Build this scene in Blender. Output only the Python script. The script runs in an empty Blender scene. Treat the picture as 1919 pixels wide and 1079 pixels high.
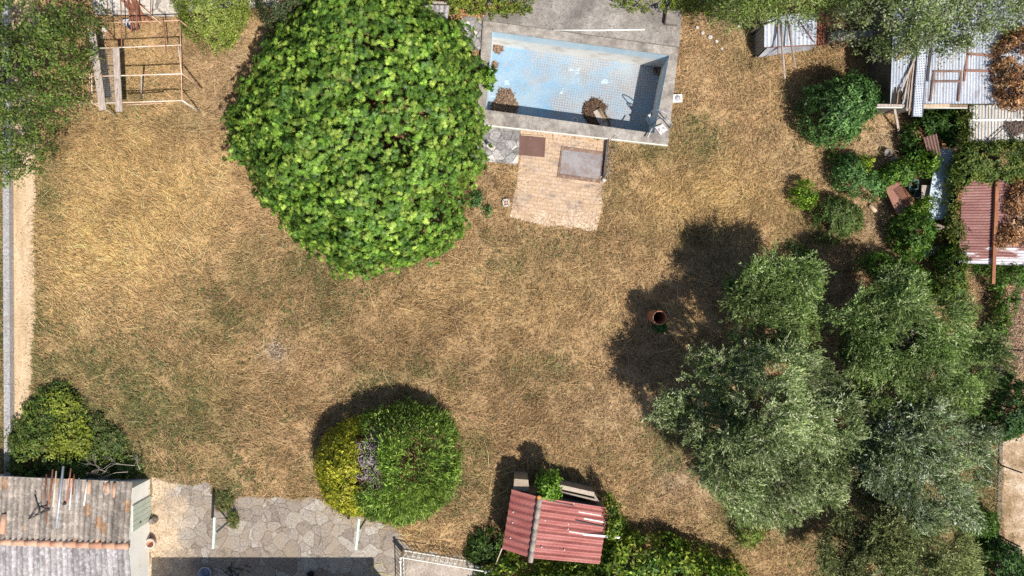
import bpy, math, random
import numpy as np
from mathutils import Vector, Matrix

# ------------------------------------------------------------------ camera, sky, sun, exposure
sc = bpy.context.scene
COL = sc.collection
HC, FP = 33.3, 1500.0            # drone height (m), focal length in photo pixels
U0, V0 = 959.5, 539.5
R = math.radians
cam_d = bpy.data.cameras.new("camera")
cam_d.sensor_width = 36.0
cam_d.lens = 36.0 * FP / 1919.0
cam_d.clip_start, cam_d.clip_end = 0.5, 1000.0
cam = bpy.data.objects.new("camera", cam_d)
cam.location = (0, 0, HC)
cam.rotation_euler = (0, 0, 0)
COL.objects.link(cam)
sc.camera = cam

SUN = Vector((0.40, -0.48, 1.0)).normalized()
ELEV = math.asin(SUN.z)
world = bpy.data.worlds.new("World")
sc.world = world
world.use_nodes = True
wn = world.node_tree.nodes
sky = wn.new("ShaderNodeTexSky")
sky.sky_type = 'NISHITA'
sky.sun_disc = False
sky.sun_elevation = ELEV
sky.sun_rotation = math.atan2(SUN.x, SUN.y)
world.node_tree.links.new(sky.outputs[0], wn["Background"].inputs[0])
wn["Background"].inputs[1].default_value = 0.085
sl = bpy.data.lights.new("sun", 'SUN')
sl.energy = 4.6
sl.angle = R(0.5)
sl.color = (1.0, 0.955, 0.88)
so = bpy.data.objects.new("sun", sl)
so.rotation_euler = (-SUN).to_track_quat('-Z', 'Y').to_euler()
COL.objects.link(so)
sc.view_settings.view_transform = 'Standard'
sc.view_settings.look = 'None'
sc.view_settings.exposure = 0.38
sc.view_settings.gamma = 1.0
sc.cycles.use_denoising = False
sc.cycles.max_bounces = 6
sc.cycles.diffuse_bounces = 3
sc.cycles.glossy_bounces = 2
sc.cycles.transmission_bounces = 3

rng = np.random.default_rng(7)
random.seed(7)

# ------------------------------------------------------------------ measuring: a photo pixel at height h -> metres
def P(u, v, h=0.0):
    k = (HC - h) / FP
    return Vector(((u - U0) * k, -(v - V0) * k, h))
def PP(pts, h=0.0):
    return [P(u, v, h) for u, v in pts]
def XY(pts, h=0.0):
    k = (HC - h) / FP
    return np.array([((u - U0) * k, -(v - V0) * k) for u, v in pts])

# ------------------------------------------------------------------ tags
def tag(o, label=None, cat=None, group=None, kind=None):
    if label: o["label"] = label
    if cat: o["category"] = cat
    if group: o["group"] = group
    if kind: o["kind"] = kind
    return o
def thing(name, loc, label, cat, group=None):
    o = bpy.data.objects.new(name, None)
    o.empty_display_size = 0.3
    o.location = loc
    COL.objects.link(o)
    return tag(o, label, cat, group)

# ------------------------------------------------------------------ mesh collecting
class MB:
    def __init__(self): self.v, self.f, self.s = [], [], []
    def add(self, vs, fs, smooth=False):
        b = len(self.v)
        self.v += [tuple(p) for p in vs]
        for f in fs:
            self.f.append(tuple(b + i for i in f)); self.s.append(smooth)
        return self
    def hexa(self, lo, hi):
        return self.add(list(lo) + list(hi), [(3,2,1,0),(4,5,6,7),(0,1,5,4),(1,2,6,5),(2,3,7,6),(3,0,4,7)])
    def beam(self, a, b, w, t, up=(0,0,1)):
        a, b = Vector(a), Vector(b); d = (b - a).normalized()
        s = d.cross(Vector(up))
        if s.length < 1e-4: s = d.cross(Vector((1,0,0)))
        s.normalize(); n = s.cross(d).normalized()
        s *= w / 2; n *= t / 2
        return self.hexa([a - s - n, a + s - n, b + s - n, b - s - n], [a - s + n, a + s + n, b + s + n, b - s + n])
    def prism(self, poly, z0, z1):
        n = len(poly)
        q = [(p[0], p[1]) for p in poly]
        ar = sum(q[i][0]*q[(i+1)%n][1] - q[(i+1)%n][0]*q[i][1] for i in range(n))
        if ar < 0: q = q[::-1]
        vs = [(x, y, z0) for x, y in q] + [(x, y, z1) for x, y in q]
        return self.add(vs, [tuple(range(n-1,-1,-1)), tuple(range(n, 2*n))] + [(i, (i+1)%n, n+(i+1)%n, n+i) for i in range(n)])
    def tube(self, pts, r, n=8, caps=True):
        pts = [Vector(p) for p in pts]
        rs = r if isinstance(r, (list, tuple)) else [r] * len(pts)
        vs, fs = [], []
        for i, p in enumerate(pts):
            d = (pts[min(i+1, len(pts)-1)] - pts[max(i-1, 0)]).normalized()
            a = d.cross(Vector((0,0,1)))
            if a.length < 1e-3: a = d.cross(Vector((1,0,0)))
            a.normalize(); b = d.cross(a)
            for k in range(n):
                t = 2*math.pi*k/n
                vs.append(p + (a*math.cos(t) + b*math.sin(t)) * rs[i])
        for i in range(len(pts)-1):
            for k in range(n):
                fs.append((i*n+k, i*n+(k+1)%n, (i+1)*n+(k+1)%n, (i+1)*n+k))
        if caps:
            fs.append(tuple(range(n-1,-1,-1))); fs.append(tuple((len(pts)-1)*n + k for k in range(n)))
        return self.add(vs, fs, True)
    def lathe(self, c, prof, n=24, ring=False):
        vs, fs = [], []
        c = Vector(c)
        for r, z in prof:
            for k in range(n):
                t = 2*math.pi*k/n
                vs.append(c + Vector((r*math.cos(t), r*math.sin(t), z)))
        for i in range(len(prof)-1):
            for k in range(n):
                fs.append((i*n+k, i*n+(k+1)%n, (i+1)*n+(k+1)%n, (i+1)*n+k))
        if ring:
            m_ = len(prof)-1; fs += [(m_*n+k, m_*n+(k+1)%n, (k+1)%n, k) for k in range(n)]
            return self.add(vs, fs, True)
        if prof[0][0] > 1e-3: fs.append(tuple(range(n-1,-1,-1)))
        if prof[-1][0] > 1e-3: fs.append(tuple((len(prof)-1)*n + k for k in range(n)))
        return self.add(vs, fs, True)
    def corr(self, a, b, c, d, waves, amp, m=10, res=6, round_=False, sag=0.0, seed=0, thick=0.012, step=0.0):
        """Corrugated sheet a-b-c-d; the waves are counted from a to b, the ridges run from a to d."""
        a, b, c, d = map(Vector, (a, b, c, d))
        nu = int(waves * res) + 1
        nrm = (b - a).cross(d - a).normalized()
        if nrm.z < 0: nrm = -nrm
        rr = random.Random(seed)
        offs = [rr.uniform(-1, 1) for _ in range(int(waves) + 2)]
        vs = []
        for side in (0, 1):
            for j in range(m + 1):
                t = j / m
                for i in range(nu):
                    s = i / (nu - 1)
                    p = (a*(1-s) + b*s)*(1-t) + (d*(1-s) + c*s)*t
                    ph = s * waves
                    w = math.sqrt(max(0.0, 1 - (2.3*(ph - math.floor(ph) - .5))**2))*2 - 1 if round_ else math.cos(2*math.pi*ph)
                    p = p + nrm * (amp*w + sag*offs[int(ph)]*math.sin(3*t + offs[int(ph)]*3) - side*thick + step*((j + int(offs[int(ph)]*9)) % 4)/3)
                    vs.append(p)
        N = nu*(m+1)
        fs = []
        for j in range(m):
            for i in range(nu-1):
                q = (j*nu+i, j*nu+i+1, (j+1)*nu+i+1, (j+1)*nu+i)
                fs.append(q); fs.append(tuple(N + k for k in q[::-1]))
        for i in range(nu-1):
            fs.append((i+1, i, N+i, N+i+1)); k = m*nu+i
            fs.append((k, k+1, N+k+1, N+k))
        for j in range(m):
            k = j*nu
            fs.append((k, k+nu, N+k+nu, N+k)); k += nu-1
            fs.append((k+nu, k, N+k, N+k+nu))
        self.add(vs, fs, False)
        return self
    def build(self, name, mat, parent=None, smooth_angle=None):
        me = bpy.data.meshes.new(name)
        o0 = Vector(parent_origin(parent)) if parent else Vector((0,0,0))
        me.from_pydata([(x-o0.x, y-o0.y, z-o0.z) for x, y, z in self.v], [], self.f)
        me.polygons.foreach_set("use_smooth", self.s)
        me.materials.append(mat)
        me.update()
        o = bpy.data.objects.new(name, me)
        COL.objects.link(o)
        if parent: o.parent = parent
        return o
def parent_origin(p):
    v = Vector((0,0,0))
    while p is not None:
        v += p.location; p = p.parent
    return v

def np_mesh(name, verts, nper, mat, parent=None, col=None):
    """verts (N*nper,3): every nper verts are one face; col (N*nper,4) colours."""
    o0 = np.array(parent_origin(parent)) if parent else np.zeros(3)
    verts = np.ascontiguousarray(verts - o0, dtype=np.float32)
    nv = len(verts); nf = nv // nper
    me = bpy.data.meshes.new(name)
    me.vertices.add(nv); me.vertices.foreach_set("co", verts.ravel())
    me.loops.add(nv); me.loops.foreach_set("vertex_index", np.arange(nv, dtype=np.int32))
    me.polygons.add(nf)
    me.polygons.foreach_set("loop_start", np.arange(0, nv, nper, dtype=np.int32))
    me.update(calc_edges=True)
    if col is not None:
        at = me.color_attributes.new("Col", 'FLOAT_COLOR', 'POINT')
        at.data.foreach_set("color", np.ascontiguousarray(col, dtype=np.float32).ravel())
    me.materials.append(mat)
    o = bpy.data.objects.new(name, me)
    COL.objects.link(o)
    if parent: o.parent = parent
    return o

# ------------------------------------------------------------------ materials
class NT:
    def __init__(self, name):
        self.mat = bpy.data.materials.new(name); self.mat.use_nodes = True
        self.t = self.mat.node_tree
        self.bsdf = self.t.nodes["Principled BSDF"]
    def n(self, typ, props=None, **ins):
        nd = self.t.nodes.new(typ)
        for k, v in (props or {}).items(): setattr(nd, k, v)
        for k, v in ins.items():
            key = int(k[1:]) if k[0] == '_' else k
            self.set(nd.inputs[key], v)
        return nd
    def set(self, sock, v):
        if hasattr(v, "is_output"): self.t.links.new(v, sock)
        else: sock.default_value = v
    def pos(self):
        return self.n("ShaderNodeNewGeometry").outputs["Position"]
    def noise(self, scale, detail=4, rough=0.55, vec=None, dist=0.0):
        nd = self.n("ShaderNodeTexNoise")
        nd.inputs["Scale"].default_value = scale; nd.inputs["Detail"].default_value = detail
        nd.inputs["Roughness"].default_value = rough; nd.inputs["Distortion"].default_value = dist
        self.set(nd.inputs["Vector"], vec if vec is not None else self.pos())
        return nd.outputs["Fac"]
    def ramp(self, fac, stops):
        nd = self.n("ShaderNodeValToRGB")
        e = nd.color_ramp.elements
        while len(e) < len(stops): e.new(0.5)
        for el, (p, c) in zip(e, stops):
            el.position = p; el.color = (c, c, c, 1) if not hasattr(c, '__len__') else tuple(c[:3]) + (1,)
        self.set(nd.inputs[0], fac)
        return nd.outputs["Color"]
    def mix(self, fac, a, b, mode='MIX'):
        nd = self.n("ShaderNodeMix", {"data_type": 'RGBA', "blend_type": mode})
        self.set(nd.inputs["Factor"], fac)
        for s, v in ((nd.inputs[6], a), (nd.inputs[7], b)):
            if hasattr(v, "is_output"): self.t.links.new(v, s)
            else: s.default_value = tuple(v[:3]) + (1,)
        return nd.outputs[2]
    def math(self, op, a, b=0.0, clamp=False):
        nd = self.n("ShaderNodeMath", {"operation": op, "use_clamp": clamp})
        self.set(nd.inputs[0], a); self.set(nd.inputs[1], b)
        return nd.outputs[0]
    def mapv(self, scale=(1,1,1), rot=(0,0,0), loc=(0,0,0), vec=None):
        nd = self.n("ShaderNodeMapping")
        nd.inputs["Scale"].default_value = scale; nd.inputs["Rotation"].default_value = rot; nd.inputs["Location"].default_value = loc
        self.set(nd.inputs["Vector"], vec if vec is not None else self.pos())
        return nd.outputs[0]
    def bump(self, h, strength=0.5, dist=0.02):
        nd = self.n("ShaderNodeBump")
        nd.inputs["Strength"].default_value = strength; nd.inputs["Distance"].default_value = dist
        self.set(nd.inputs["Height"], h)
        self.t.links.new(nd.outputs[0], self.bsdf.inputs["Normal"])
    def done(self, color, rough=0.8, metal=0.0, spec=0.3):
        self.set(self.bsdf.inputs["Base Color"], color if hasattr(color, "is_output") else tuple(color[:3]) + (1,))
        self.set(self.bsdf.inputs["Roughness"], rough); self.set(self.bsdf.inputs["Metallic"], metal)
        self.set(self.bsdf.inputs["Specular IOR Level"], spec)
        return self.mat

def surf(name, cols, scale=2.0, rough=0.85, metal=0.0, fine=25.0, fine_amt=0.35, spots=None, stain=None, bump=0.4, bdist=0.01, stretch=None, rot=0.0, spec=0.3):
    """weathered surface: broad noise between two or three colours, fine grain, optional spots (col, scale, threshold) and stains."""
    m = NT(name)
    v = m.mapv(scale=stretch or (1,1,1), rot=(0,0,rot))
    n = m.noise(scale, 6, 0.62, v)
    k = len(cols)
    c = m.ramp(n, [(0.32 + 0.36*i/max(k-1,1), cols[i]) for i in range(k)])
    f = m.noise(fine, 3, 0.6, v)
    c = m.mix(fine_amt, c, m.ramp(f, [(0.25, 0.0), (0.75, 1.0)]), 'OVERLAY')
    if stain:
        sc_, lo, hi, colr, amt = stain
        s = m.ramp(m.noise(sc_, 5, 0.65, v), [(lo, 0.0), (hi, amt)])
        c = m.mix(s, c, colr)
    if spots:
        colr, sc_, thr, amt = spots
        s = m.ramp(m.noise(sc_, 2, 0.5), [(thr, 0.0), (thr+0.05, amt)])
        c = m.mix(s, c, colr)
    m.bump(f, bump, bdist)
    return m.done(c, rough, metal, spec)

def leafmat(name, trans=0.3, rough=0.55, spec=0.35):
    m = NT(name)
    at = m.n("ShaderNodeAttribute", {"attribute_name": "Col"}).outputs["Color"]
    m.set(m.bsdf.inputs["Base Color"], at); m.bsdf.inputs["Roughness"].default_value = rough
    m.bsdf.inputs["Specular IOR Level"].default_value = spec
    tr = m.n("ShaderNodeBsdfTranslucent")
    m.set(tr.inputs["Color"], m.mix(1.0, at, (1.0, 1.15, 0.5), 'MULTIPLY'))
    mx = m.n("ShaderNodeMixShader"); mx.inputs[0].default_value = trans
    m.t.links.new(m.bsdf.outputs[0], mx.inputs[1]); m.t.links.new(tr.outputs[0], mx.inputs[2])
    m.t.links.new(mx.outputs[0], m.t.nodes["Material Output"].inputs["Surface"])
    return m.mat

LEAF = leafmat("leaf")
LEAF_FIG = leafmat("fig_leaf", .16, .5, .35)
LEAF_DULL = leafmat("leaf_dull", 0.12, 0.7, 0.2)
STRAW = leafmat("straw", 0.25, 0.7, 0.2)
BARK = surf("bark", [(.09,.065,.045), (.2,.16,.12)], 3, stretch=(1,1,.3), bump=.8)
CONC = surf("concrete", [(.19,.165,.145), (.275,.245,.215), (.36,.325,.29)], 1.3, fine=22, fine_amt=.5, stain=(1.1,.46,.66,(.13,.115,.105),.75), spots=((.08,.075,.07),9,.62,.6))
COPE = surf("coping_stone", [(.24,.205,.175), (.35,.31,.27), (.43,.39,.35)], 2.2, fine=30, fine_amt=.4, stain=(1.7,.46,.66,(.14,.12,.105),.75))
WHITEWALL = surf("white_render", [(.62,.58,.5), (.74,.71,.64)], 1.5, fine=20, fine_amt=.15, stain=(1.1,.56,.75,(.42,.37,.3),.5))
CREAM = surf("cream_render", [(.84,.81,.73), (.9,.88,.82)], 1.0, fine=18, fine_amt=.12, stain=(.9,.58,.75,(.5,.42,.32),.5))
RUST = surf("rust", [(.13,.055,.035), (.25,.10,.06), (.32,.14,.085)], 3, fine=30, fine_amt=.35, rough=.9)
RUSTPLATE = surf("rust_plate", [(.13,.07,.055), (.175,.095,.075)], 2.5, fine=30, fine_amt=.25, rough=.8)
RUSTPIPE = surf("rust_pipe", [(.36,.19,.11), (.52,.32,.2), (.62,.47,.36)], 2.0, fine=15, fine_amt=.25)
PALEPIPE = surf("pale_pipe", [(.56,.37,.24), (.66,.53,.41), (.7,.65,.58)], 1.6, fine=15, fine_amt=.25)
ORANGE = surf("orange_beam", [(.25,.1,.05), (.36,.165,.085)], 2.0, fine=20, fine_amt=.3)
WHITEPAINT = surf("white_paint", [(.66,.64,.58), (.78,.77,.73)], 4, fine=20, fine_amt=.15, rough=.5)
MINT = surf("mint_paint", [(.5,.6,.5), (.62,.7,.62)], 4, fine=20, fine_amt=.1, rough=.5)
DOORGREEN = surf("door_green", [(.42,.47,.38), (.54,.58,.49)], 3, fine=14, fine_amt=.25, stretch=(.3,3,1), rough=.6)
DARKMETAL = surf("dark_metal", [(.035,.032,.035), (.07,.062,.06)], 5, rough=.6)
STEEL = surf("steel", [(.34,.37,.42), (.5,.53,.58)], 4, rough=.45, metal=.35)
WOODGREY = surf("grey_wood", [(.26,.2,.165), (.4,.33,.285), (.5,.43,.38)], 2.5, stretch=(8,1,1), fine=18, fine_amt=.35, rot=.05, spots=((.13,.09,.07),5,.7,.6))
WOODBROWN = surf("brown_wood", [(.18,.12,.075), (.32,.23,.15)], 3, stretch=(5,1,1), fine=18, fine_amt=.3)
WOODPALE = surf("pale_wood", [(.42,.3,.19), (.6,.47,.33)], 3, stretch=(5,1,1), fine=18, fine_amt=.3)
TERRA = surf("terracotta", [(.48,.235,.145), (.58,.335,.22), (.62,.42,.3)], 1.7, fine=20, fine_amt=.25)
DARKWALL = surf("dark_wall", [(.07,.06,.05), (.14,.12,.1)], 2, fine=15)
GREYPLASTIC = surf("grey_plastic", [(.36,.36,.35), (.46,.45,.44)], 4, rough=.6)
BLUEDARK = surf("dark_plastic", [(.018,.02,.035), (.03,.034,.055)], 4, rough=.4)
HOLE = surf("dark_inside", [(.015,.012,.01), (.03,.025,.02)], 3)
BLUESHEET = surf("pale_blue_sheet", [(.42,.5,.56), (.53,.61,.67)], 1.2, fine=12, fine_amt=.12, stain=(1.5,.56,.74,(.3,.3,.28),.6), rough=.6)

def galv(name, along_v, base=((.36,.39,.45),(.5,.53,.585),(.58,.6,.64)), rust=(.53,.72,(.27,.17,.125),.7), sc_=.7):
    m = NT(name)
    v = m.mapv(scale=(2.5,.5,1) if along_v else (.5,2.5,1))
    c = m.ramp(m.noise(sc_*1.4, 5, .6, v), [(.3+.2*i, base[i]) for i in range(3)])
    r = m.ramp(m.noise(sc_*2.2, 7, .7, v), [(rust[0], 0.), (rust[1], rust[3])])
    c = m.mix(r, c, rust[2])
    f = m.noise(20, 3, .6)
    c = m.mix(.3, c, m.ramp(f, [(.3, 0.), (.7, 1.)]), 'OVERLAY')
    m.bump(f, .2, .01)
    return m.done(c, .55, .15, .4)
GALV = galv("galvanised_sheet", True)
GALV2 = galv("galvanised_sheet_old", True, ((.40,.43,.47),(.5,.53,.57),(.6,.62,.65)), (.55,.7,(.3,.2,.15),.6), 1.0)
REDROOF = galv("red_roof_sheet", False, ((.25,.07,.058),(.33,.108,.092),(.38,.15,.13)), (.66,.8,(.2,.08,.07),.7), .8)
BROWNSHEET = galv("brown_sheet", True, ((.19,.115,.09),(.25,.15,.125),(.3,.19,.16)), (.7,.8,(.12,.08,.06),.5), .8)
GREYSHEET = galv("grey_fibre_sheet", False, ((.24,.225,.2),(.32,.3,.27),(.4,.38,.35)), (.6,.8,(.16,.14,.12),.6), .8)

def rustroof():
    m = NT("rusty_roof_sheet")
    v = m.mapv(scale=(.45, 3.0, 1))
    c = m.ramp(m.noise(.9, 6, .65, v), [(.3,(.17,.075,.065)), (.5,(.26,.125,.11)), (.7,(.34,.2,.18))])
    sx = m.n("ShaderNodeSeparateXYZ"); m.set(sx.inputs[0], m.pos())
    # bare metal shows where the paint went, mostly towards the eave
    yy = m.n("ShaderNodeMapRange"); m.set(yy.inputs[0], sx.outputs[1])
    e = P(1850, 492, 1.35).y
    yy.inputs[1].default_value = e; yy.inputs[2].default_value = e + 1.6; yy.inputs[3].default_value = .21; yy.inputs[4].default_value = -.05
    s = m.math('ADD', m.noise(.8, 6, .6, v), yy.outputs[0])
    c = m.mix(m.ramp(s, [(.66, 0.), (.7, 1.)]), c, (.58,.55,.57))
    f = m.noise(22, 3); m.bump(f, .2, .01)
    return m.done(m.mix(.3, c, m.ramp(f, [(.3,0.),(.7,1.)]), 'OVERLAY'), .75, 0, .3)
RUSTROOF = rustroof()

def oldtiles(name, base, lich, tones=True):
    m = NT(name)
    v = m.mapv(scale=(4.2, .9, 1))
    c = m.ramp(m.noise(1.2, 5, .65, v), [(.28, base[0]), (.45, base[1]), (.6, base[2]), (.74, base[3])])
    l = m.ramp(m.noise(7, 6, .75), [(.5, 0.), (.62, .75)])
    c = m.mix(l, c, lich)
    d = m.ramp(m.noise(11, 5, .7, m.mapv(loc=(7,3,0))), [(.56, 0.), (.68, .8)])
    c = m.mix(d, c, (.1,.085,.08))
    o = m.ramp(m.noise(1.1, 4, .6, m.mapv(scale=(3,.8,1), loc=(4,9,0))), [(.67, 0.), (.72, .6)])
    c = m.mix(o, c, (.42,.2,.075))
    c = m.mix(1.0, c, m.n("ShaderNodeAttribute", {"attribute_name": "Col"}).outputs["Color"], 'MULTIPLY') if tones else c
    f = m.noise(16, 4, .7); m.bump(f, .7, .03)
    return m.done(c, .92, 0, .15)
TILES = oldtiles("old_roof_tiles", ((.16,.13,.11),(.27,.225,.19),(.38,.32,.27),(.44,.33,.25)), (.47,.44,.39))
TILES3 = oldtiles("grey_roof_tiles_plain", ((.18,.16,.16),(.28,.26,.265),(.37,.345,.345),(.42,.385,.38)), (.53,.5,.5), False)
TILES2 = oldtiles("grey_roof_tiles", ((.18,.16,.16),(.28,.26,.265),(.37,.345,.345),(.42,.385,.38)), (.53,.5,.5))

def gravelconc():
    m = NT("rough_concrete")
    n1 = m.noise(14, 4, .75); n2 = m.noise(2, 4)
    c = m.ramp(n1, [(.3,(.16,.155,.16)), (.5,(.37,.355,.35)), (.68,(.55,.53,.52))])
    c = m.mix(m.ramp(n2, [(.4,0.),(.7,.5)]), c, (.3,.27,.24))
    m.bump(n1, .8, .04)
    return m.done(c, .95)
GRAVEL = gravelconc()

def sandpath():
    m = NT("sandy_path")
    v = m.mapv(scale=(1.6, .25, 1))
    c = m.ramp(m.noise(1.6, 5, .6, v), [(.3,(.40,.28,.165)), (.5,(.53,.385,.24)), (.7,(.62,.48,.325))])
    f = m.noise(18, 5, .75)
    c = m.mix(.45, c, m.ramp(f, [(.3,0.),(.7,1.)]), 'OVERLAY')
    c = m.mix(m.ramp(m.noise(1.3, 6, .7), [(.56,0.),(.7,.55)]), c, (.36,.25,.14))
    m.bump(f, .5, .02)
    return m.done(c, .95, 0, .1)
SAND = sandpath()

def palepath():
    m = NT("pale_track")
    c = m.ramp(m.noise(.9, 7, .7), [(.36,(.23,.15,.08)), (.5,(.42,.3,.19)), (.6,(.57,.46,.35))])
    f = m.noise(15, 5, .75)
    c = m.mix(.5, c, m.ramp(f, [(.3,0.),(.7,1.)]), 'OVERLAY')
    m.bump(f, .5, .03)
    return m.done(c, .95, 0, .1)
PALEPATH = palepath()

def crazy(name, scale, cols, joint, jw=.045, sandx=None, warp=.5, dirt=.6):
    """irregular flagstones: Voronoi cells with a colour each, joints between"""
    m = NT(name)
    w = m.n("ShaderNodeTexNoise"); w.inputs["Scale"].default_value = 1.1; w.inputs["Detail"].default_value = 3
    m.set(w.inputs["Vector"], m.pos())
    vv = m.n("ShaderNodeVectorMath", {"operation": 'MULTIPLY_ADD'})
    m.set(vv.inputs[0], w.outputs["Color"]); vv.inputs[1].default_value = (warp, warp, 0); m.set(vv.inputs[2], m.pos())
    flat = m.n("ShaderNodeVectorMath", {"operation": 'MULTIPLY'}); m.set(flat.inputs[0], vv.outputs[0]); flat.inputs[1].default_value = (1,1,0)
    a = m.n("ShaderNodeTexVoronoi", {"feature": 'F1'}); a.inputs["Scale"].default_value = scale; m.set(a.inputs["Vector"], flat.outputs[0])
    e = m.n("ShaderNodeTexVoronoi", {"feature": 'DISTANCE_TO_EDGE'}); e.inputs["Scale"].default_value = scale; m.set(e.inputs["Vector"], flat.outputs[0])
    sp = m.n("ShaderNodeSeparateColor"); m.set(sp.inputs[0], a.outputs["Color"])
    k = len(cols)
    c = m.ramp(sp.outputs[0], [(i/(k-1)*.9+.05, cols[i]) for i in range(k)])
    f = m.noise(14, 5, .7)
    c = m.mix(.5, c, m.ramp(f, [(.3,0.),(.7,1.)]), 'OVERLAY')
    big = m.noise(.9, 6, .7)
    c = m.mix(m.ramp(big, [(.45,0.),(.66,dirt)]), c, joint[1])
    jj = m.math('ADD', e.outputs["Distance"], m.math('MULTIPLY', m.math('SUBTRACT', m.noise(3, 4, .7), .5), .1))
    line = m.ramp(jj, [(jw*.4, 1.), (jw, 0.)])
    jf = m.math('MULTIPLY', line, m.ramp(m.noise(1.7, 4, .7), [(.35,.1),(.65,.85)]))
    c = m.mix(jf, c, joint[0])
    if sandx is not None:
        sx = m.n("ShaderNodeSeparateXYZ"); m.set(sx.inputs[0], m.pos())
        mr = m.n("ShaderNodeMapRange"); m.set(mr.inputs[0], sx.outputs[0])
        mr.inputs[1].default_value = sandx[0]; mr.inputs[2].default_value = sandx[1]; mr.inputs[3].default_value = .42; mr.inputs[4].default_value = -.12
        s = m.ramp(m.math('ADD', m.noise(.8, 6, .65), mr.outputs[0]), [(.58,0.),(.78,.95)])
        sand = m.mix(.5, m.ramp(m.noise(1.5,6,.7), [(.3,(.36,.26,.175)),(.5,(.5,.38,.26)),(.7,(.6,.5,.37))]), m.ramp(f, [(.3,0.),(.7,1.)]), 'OVERLAY')
        c = m.mix(s, c, sand)
    m.bump(m.math('SUBTRACT', f, m.math('MULTIPLY', line, 1.2)), .5, .03)
    return m.done(c, .9, 0, .2)
TERRACE = crazy("terrace_flagstones", 2.0, [(.22,.18,.15),(.27,.23,.195),(.32,.28,.24),(.39,.355,.31)], ((.13,.1,.075),(.32,.25,.18)), .032, (P(285,0).x, P(400,0).x), .6, .85)
FLAGS = crazy("grey_flagstones", 3.0, [(.2,.19,.185),(.3,.285,.275),(.36,.34,.33),(.62,.58,.54)], ((.085,.075,.065),(.33,.3,.28)), .06, None, .35, .3)

def bricks():
    m = NT("brick_pavers")
    v = m.mapv(rot=(0,0,R(7)))
    b = m.n("ShaderNodeTexBrick"); m.set(b.inputs["Vector"], v)
    b.inputs["Color1"].default_value = (.48,.335,.22,1); b.inputs["Color2"].default_value = (.545,.395,.275,1); b.inputs["Mortar"].default_value = (.36,.245,.155,1)
    b.inputs["Scale"].default_value = 1.0; b.inputs["Brick Width"].default_value = .31; b.inputs["Row Height"].default_value = .155
    b.inputs["Mortar Size"].default_value = .012; b.inputs["Bias"].default_value = 0; b.inputs["Mortar Smooth"].default_value = .3
    c = b.outputs["Color"]
    d = m.ramp(m.noise(1.15, 4, .6, m.mapv(scale=(.7,1.3,1), loc=(3.1,1.7,0))), [(.5,0.),(.66,.8)])
    c = m.mix(d, c, (.2,.16,.14))
    c = m.mix(m.ramp(m.noise(2.2, 6, .7, m.mapv(loc=(6,2,0))), [(.52,0.),(.66,.7)]), c, (.5,.4,.31))
    sx = m.n("ShaderNodeSeparateXYZ"); m.set(sx.inputs[0], m.pos())
    mr = m.n("ShaderNodeMapRange"); m.set(mr.inputs[0], sx.outputs[1])
    mr.inputs[1].default_value = P(0,430).y; mr.inputs[2].default_value = P(0,370).y; mr.inputs[3].default_value = .32; mr.inputs[4].default_value = -.05
    f = m.noise(14, 5, .75)
    rub = m.mix(.6, m.ramp(m.noise(2,6,.7), [(.35,(.42,.27,.17)),(.6,(.57,.44,.32))]), m.ramp(f, [(.3,0.),(.7,1.)]), 'OVERLAY')
    c = m.mix(m.ramp(m.math('ADD', m.noise(1.3,6,.7), mr.outputs[0]), [(.6,0.),(.72,.9)]), c, rub)
    c = m.mix(.3, c, m.ramp(f, [(.3,0.),(.7,1.)]), 'OVERLAY')
    m.bump(f, .4, .02)
    return m.done(c, .92, 0, .15)
BRICK = bricks()

def poolfloor():
    m = NT("pool_floor_mosaic")
    c = m.ramp(m.noise(.45, 7, .68), [(.28,(.155,.295,.455)), (.44,(.205,.345,.475)), (.6,(.27,.385,.475)), (.75,(.33,.4,.45))])
    v = m.mapv(rot=(0,0,R(8)))
    b = m.n("ShaderNodeTexBrick"); m.set(b.inputs["Vector"], v); b.offset = 0.0
    b.inputs["Color1"].default_value = (.27,.225,.21,1); b.inputs["Color2"].default_value = (.23,.2,.195,1); b.inputs["Mortar"].default_value = (.33,.37,.4,1)
    b.inputs["Scale"].default_value = 1.0; b.inputs["Brick Width"].default_value = .11; b.inputs["Row Height"].default_value = .11
    b.inputs["Mortar Size"].default_value = .024; b.inputs["Mortar Smooth"].default_value = .5
    k = m.noise(.62, 6, .66, m.mapv(loc=(1.5,.4,0)))
    sx = m.n("ShaderNodeSeparateXYZ"); m.set(sx.inputs[0], m.pos())
    mr = m.n("ShaderNodeMapRange"); m.set(mr.inputs[0], sx.outputs[0])
    mr.inputs[1].default_value = P(965,0).x; mr.inputs[2].default_value = P(1060,0).x; mr.inputs[3].default_value = -.25; mr.inputs[4].default_value = .04
    k = m.math('ADD', k, mr.outputs[0])
    c = m.mix(m.ramp(k, [(.4,0.),(.58,.85)]), c, b.outputs["Color"])
    c = m.mix(m.ramp(m.noise(1.6, 7, .75, m.mapv(loc=(9,2,0))), [(.5,0.),(.7,.6)]), c, (.34,.29,.26))
    c = m.mix(m.ramp(m.noise(.7, 6, .7, m.mapv(loc=(3,8,0))), [(.45,0.),(.7,.4)]), c, (.42,.44,.44))
    # pale scratches where the coating lifted
    c = m.mix(m.ramp(m.noise(.8, 5, .7, m.mapv(scale=(1,2,1), loc=(2,5,0))), [(.635,0.),(.65,.8)]), c, (.46,.6,.68))
    f = m.noise(15, 5, .7)
    c = m.mix(.22, c, m.ramp(f, [(.3,0.),(.7,1.)]), 'OVERLAY')
    m.bump(f, .2, .01)
    return m.done(c, .6, 0, .3)
POOLFLOOR = poolfloor()
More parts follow.
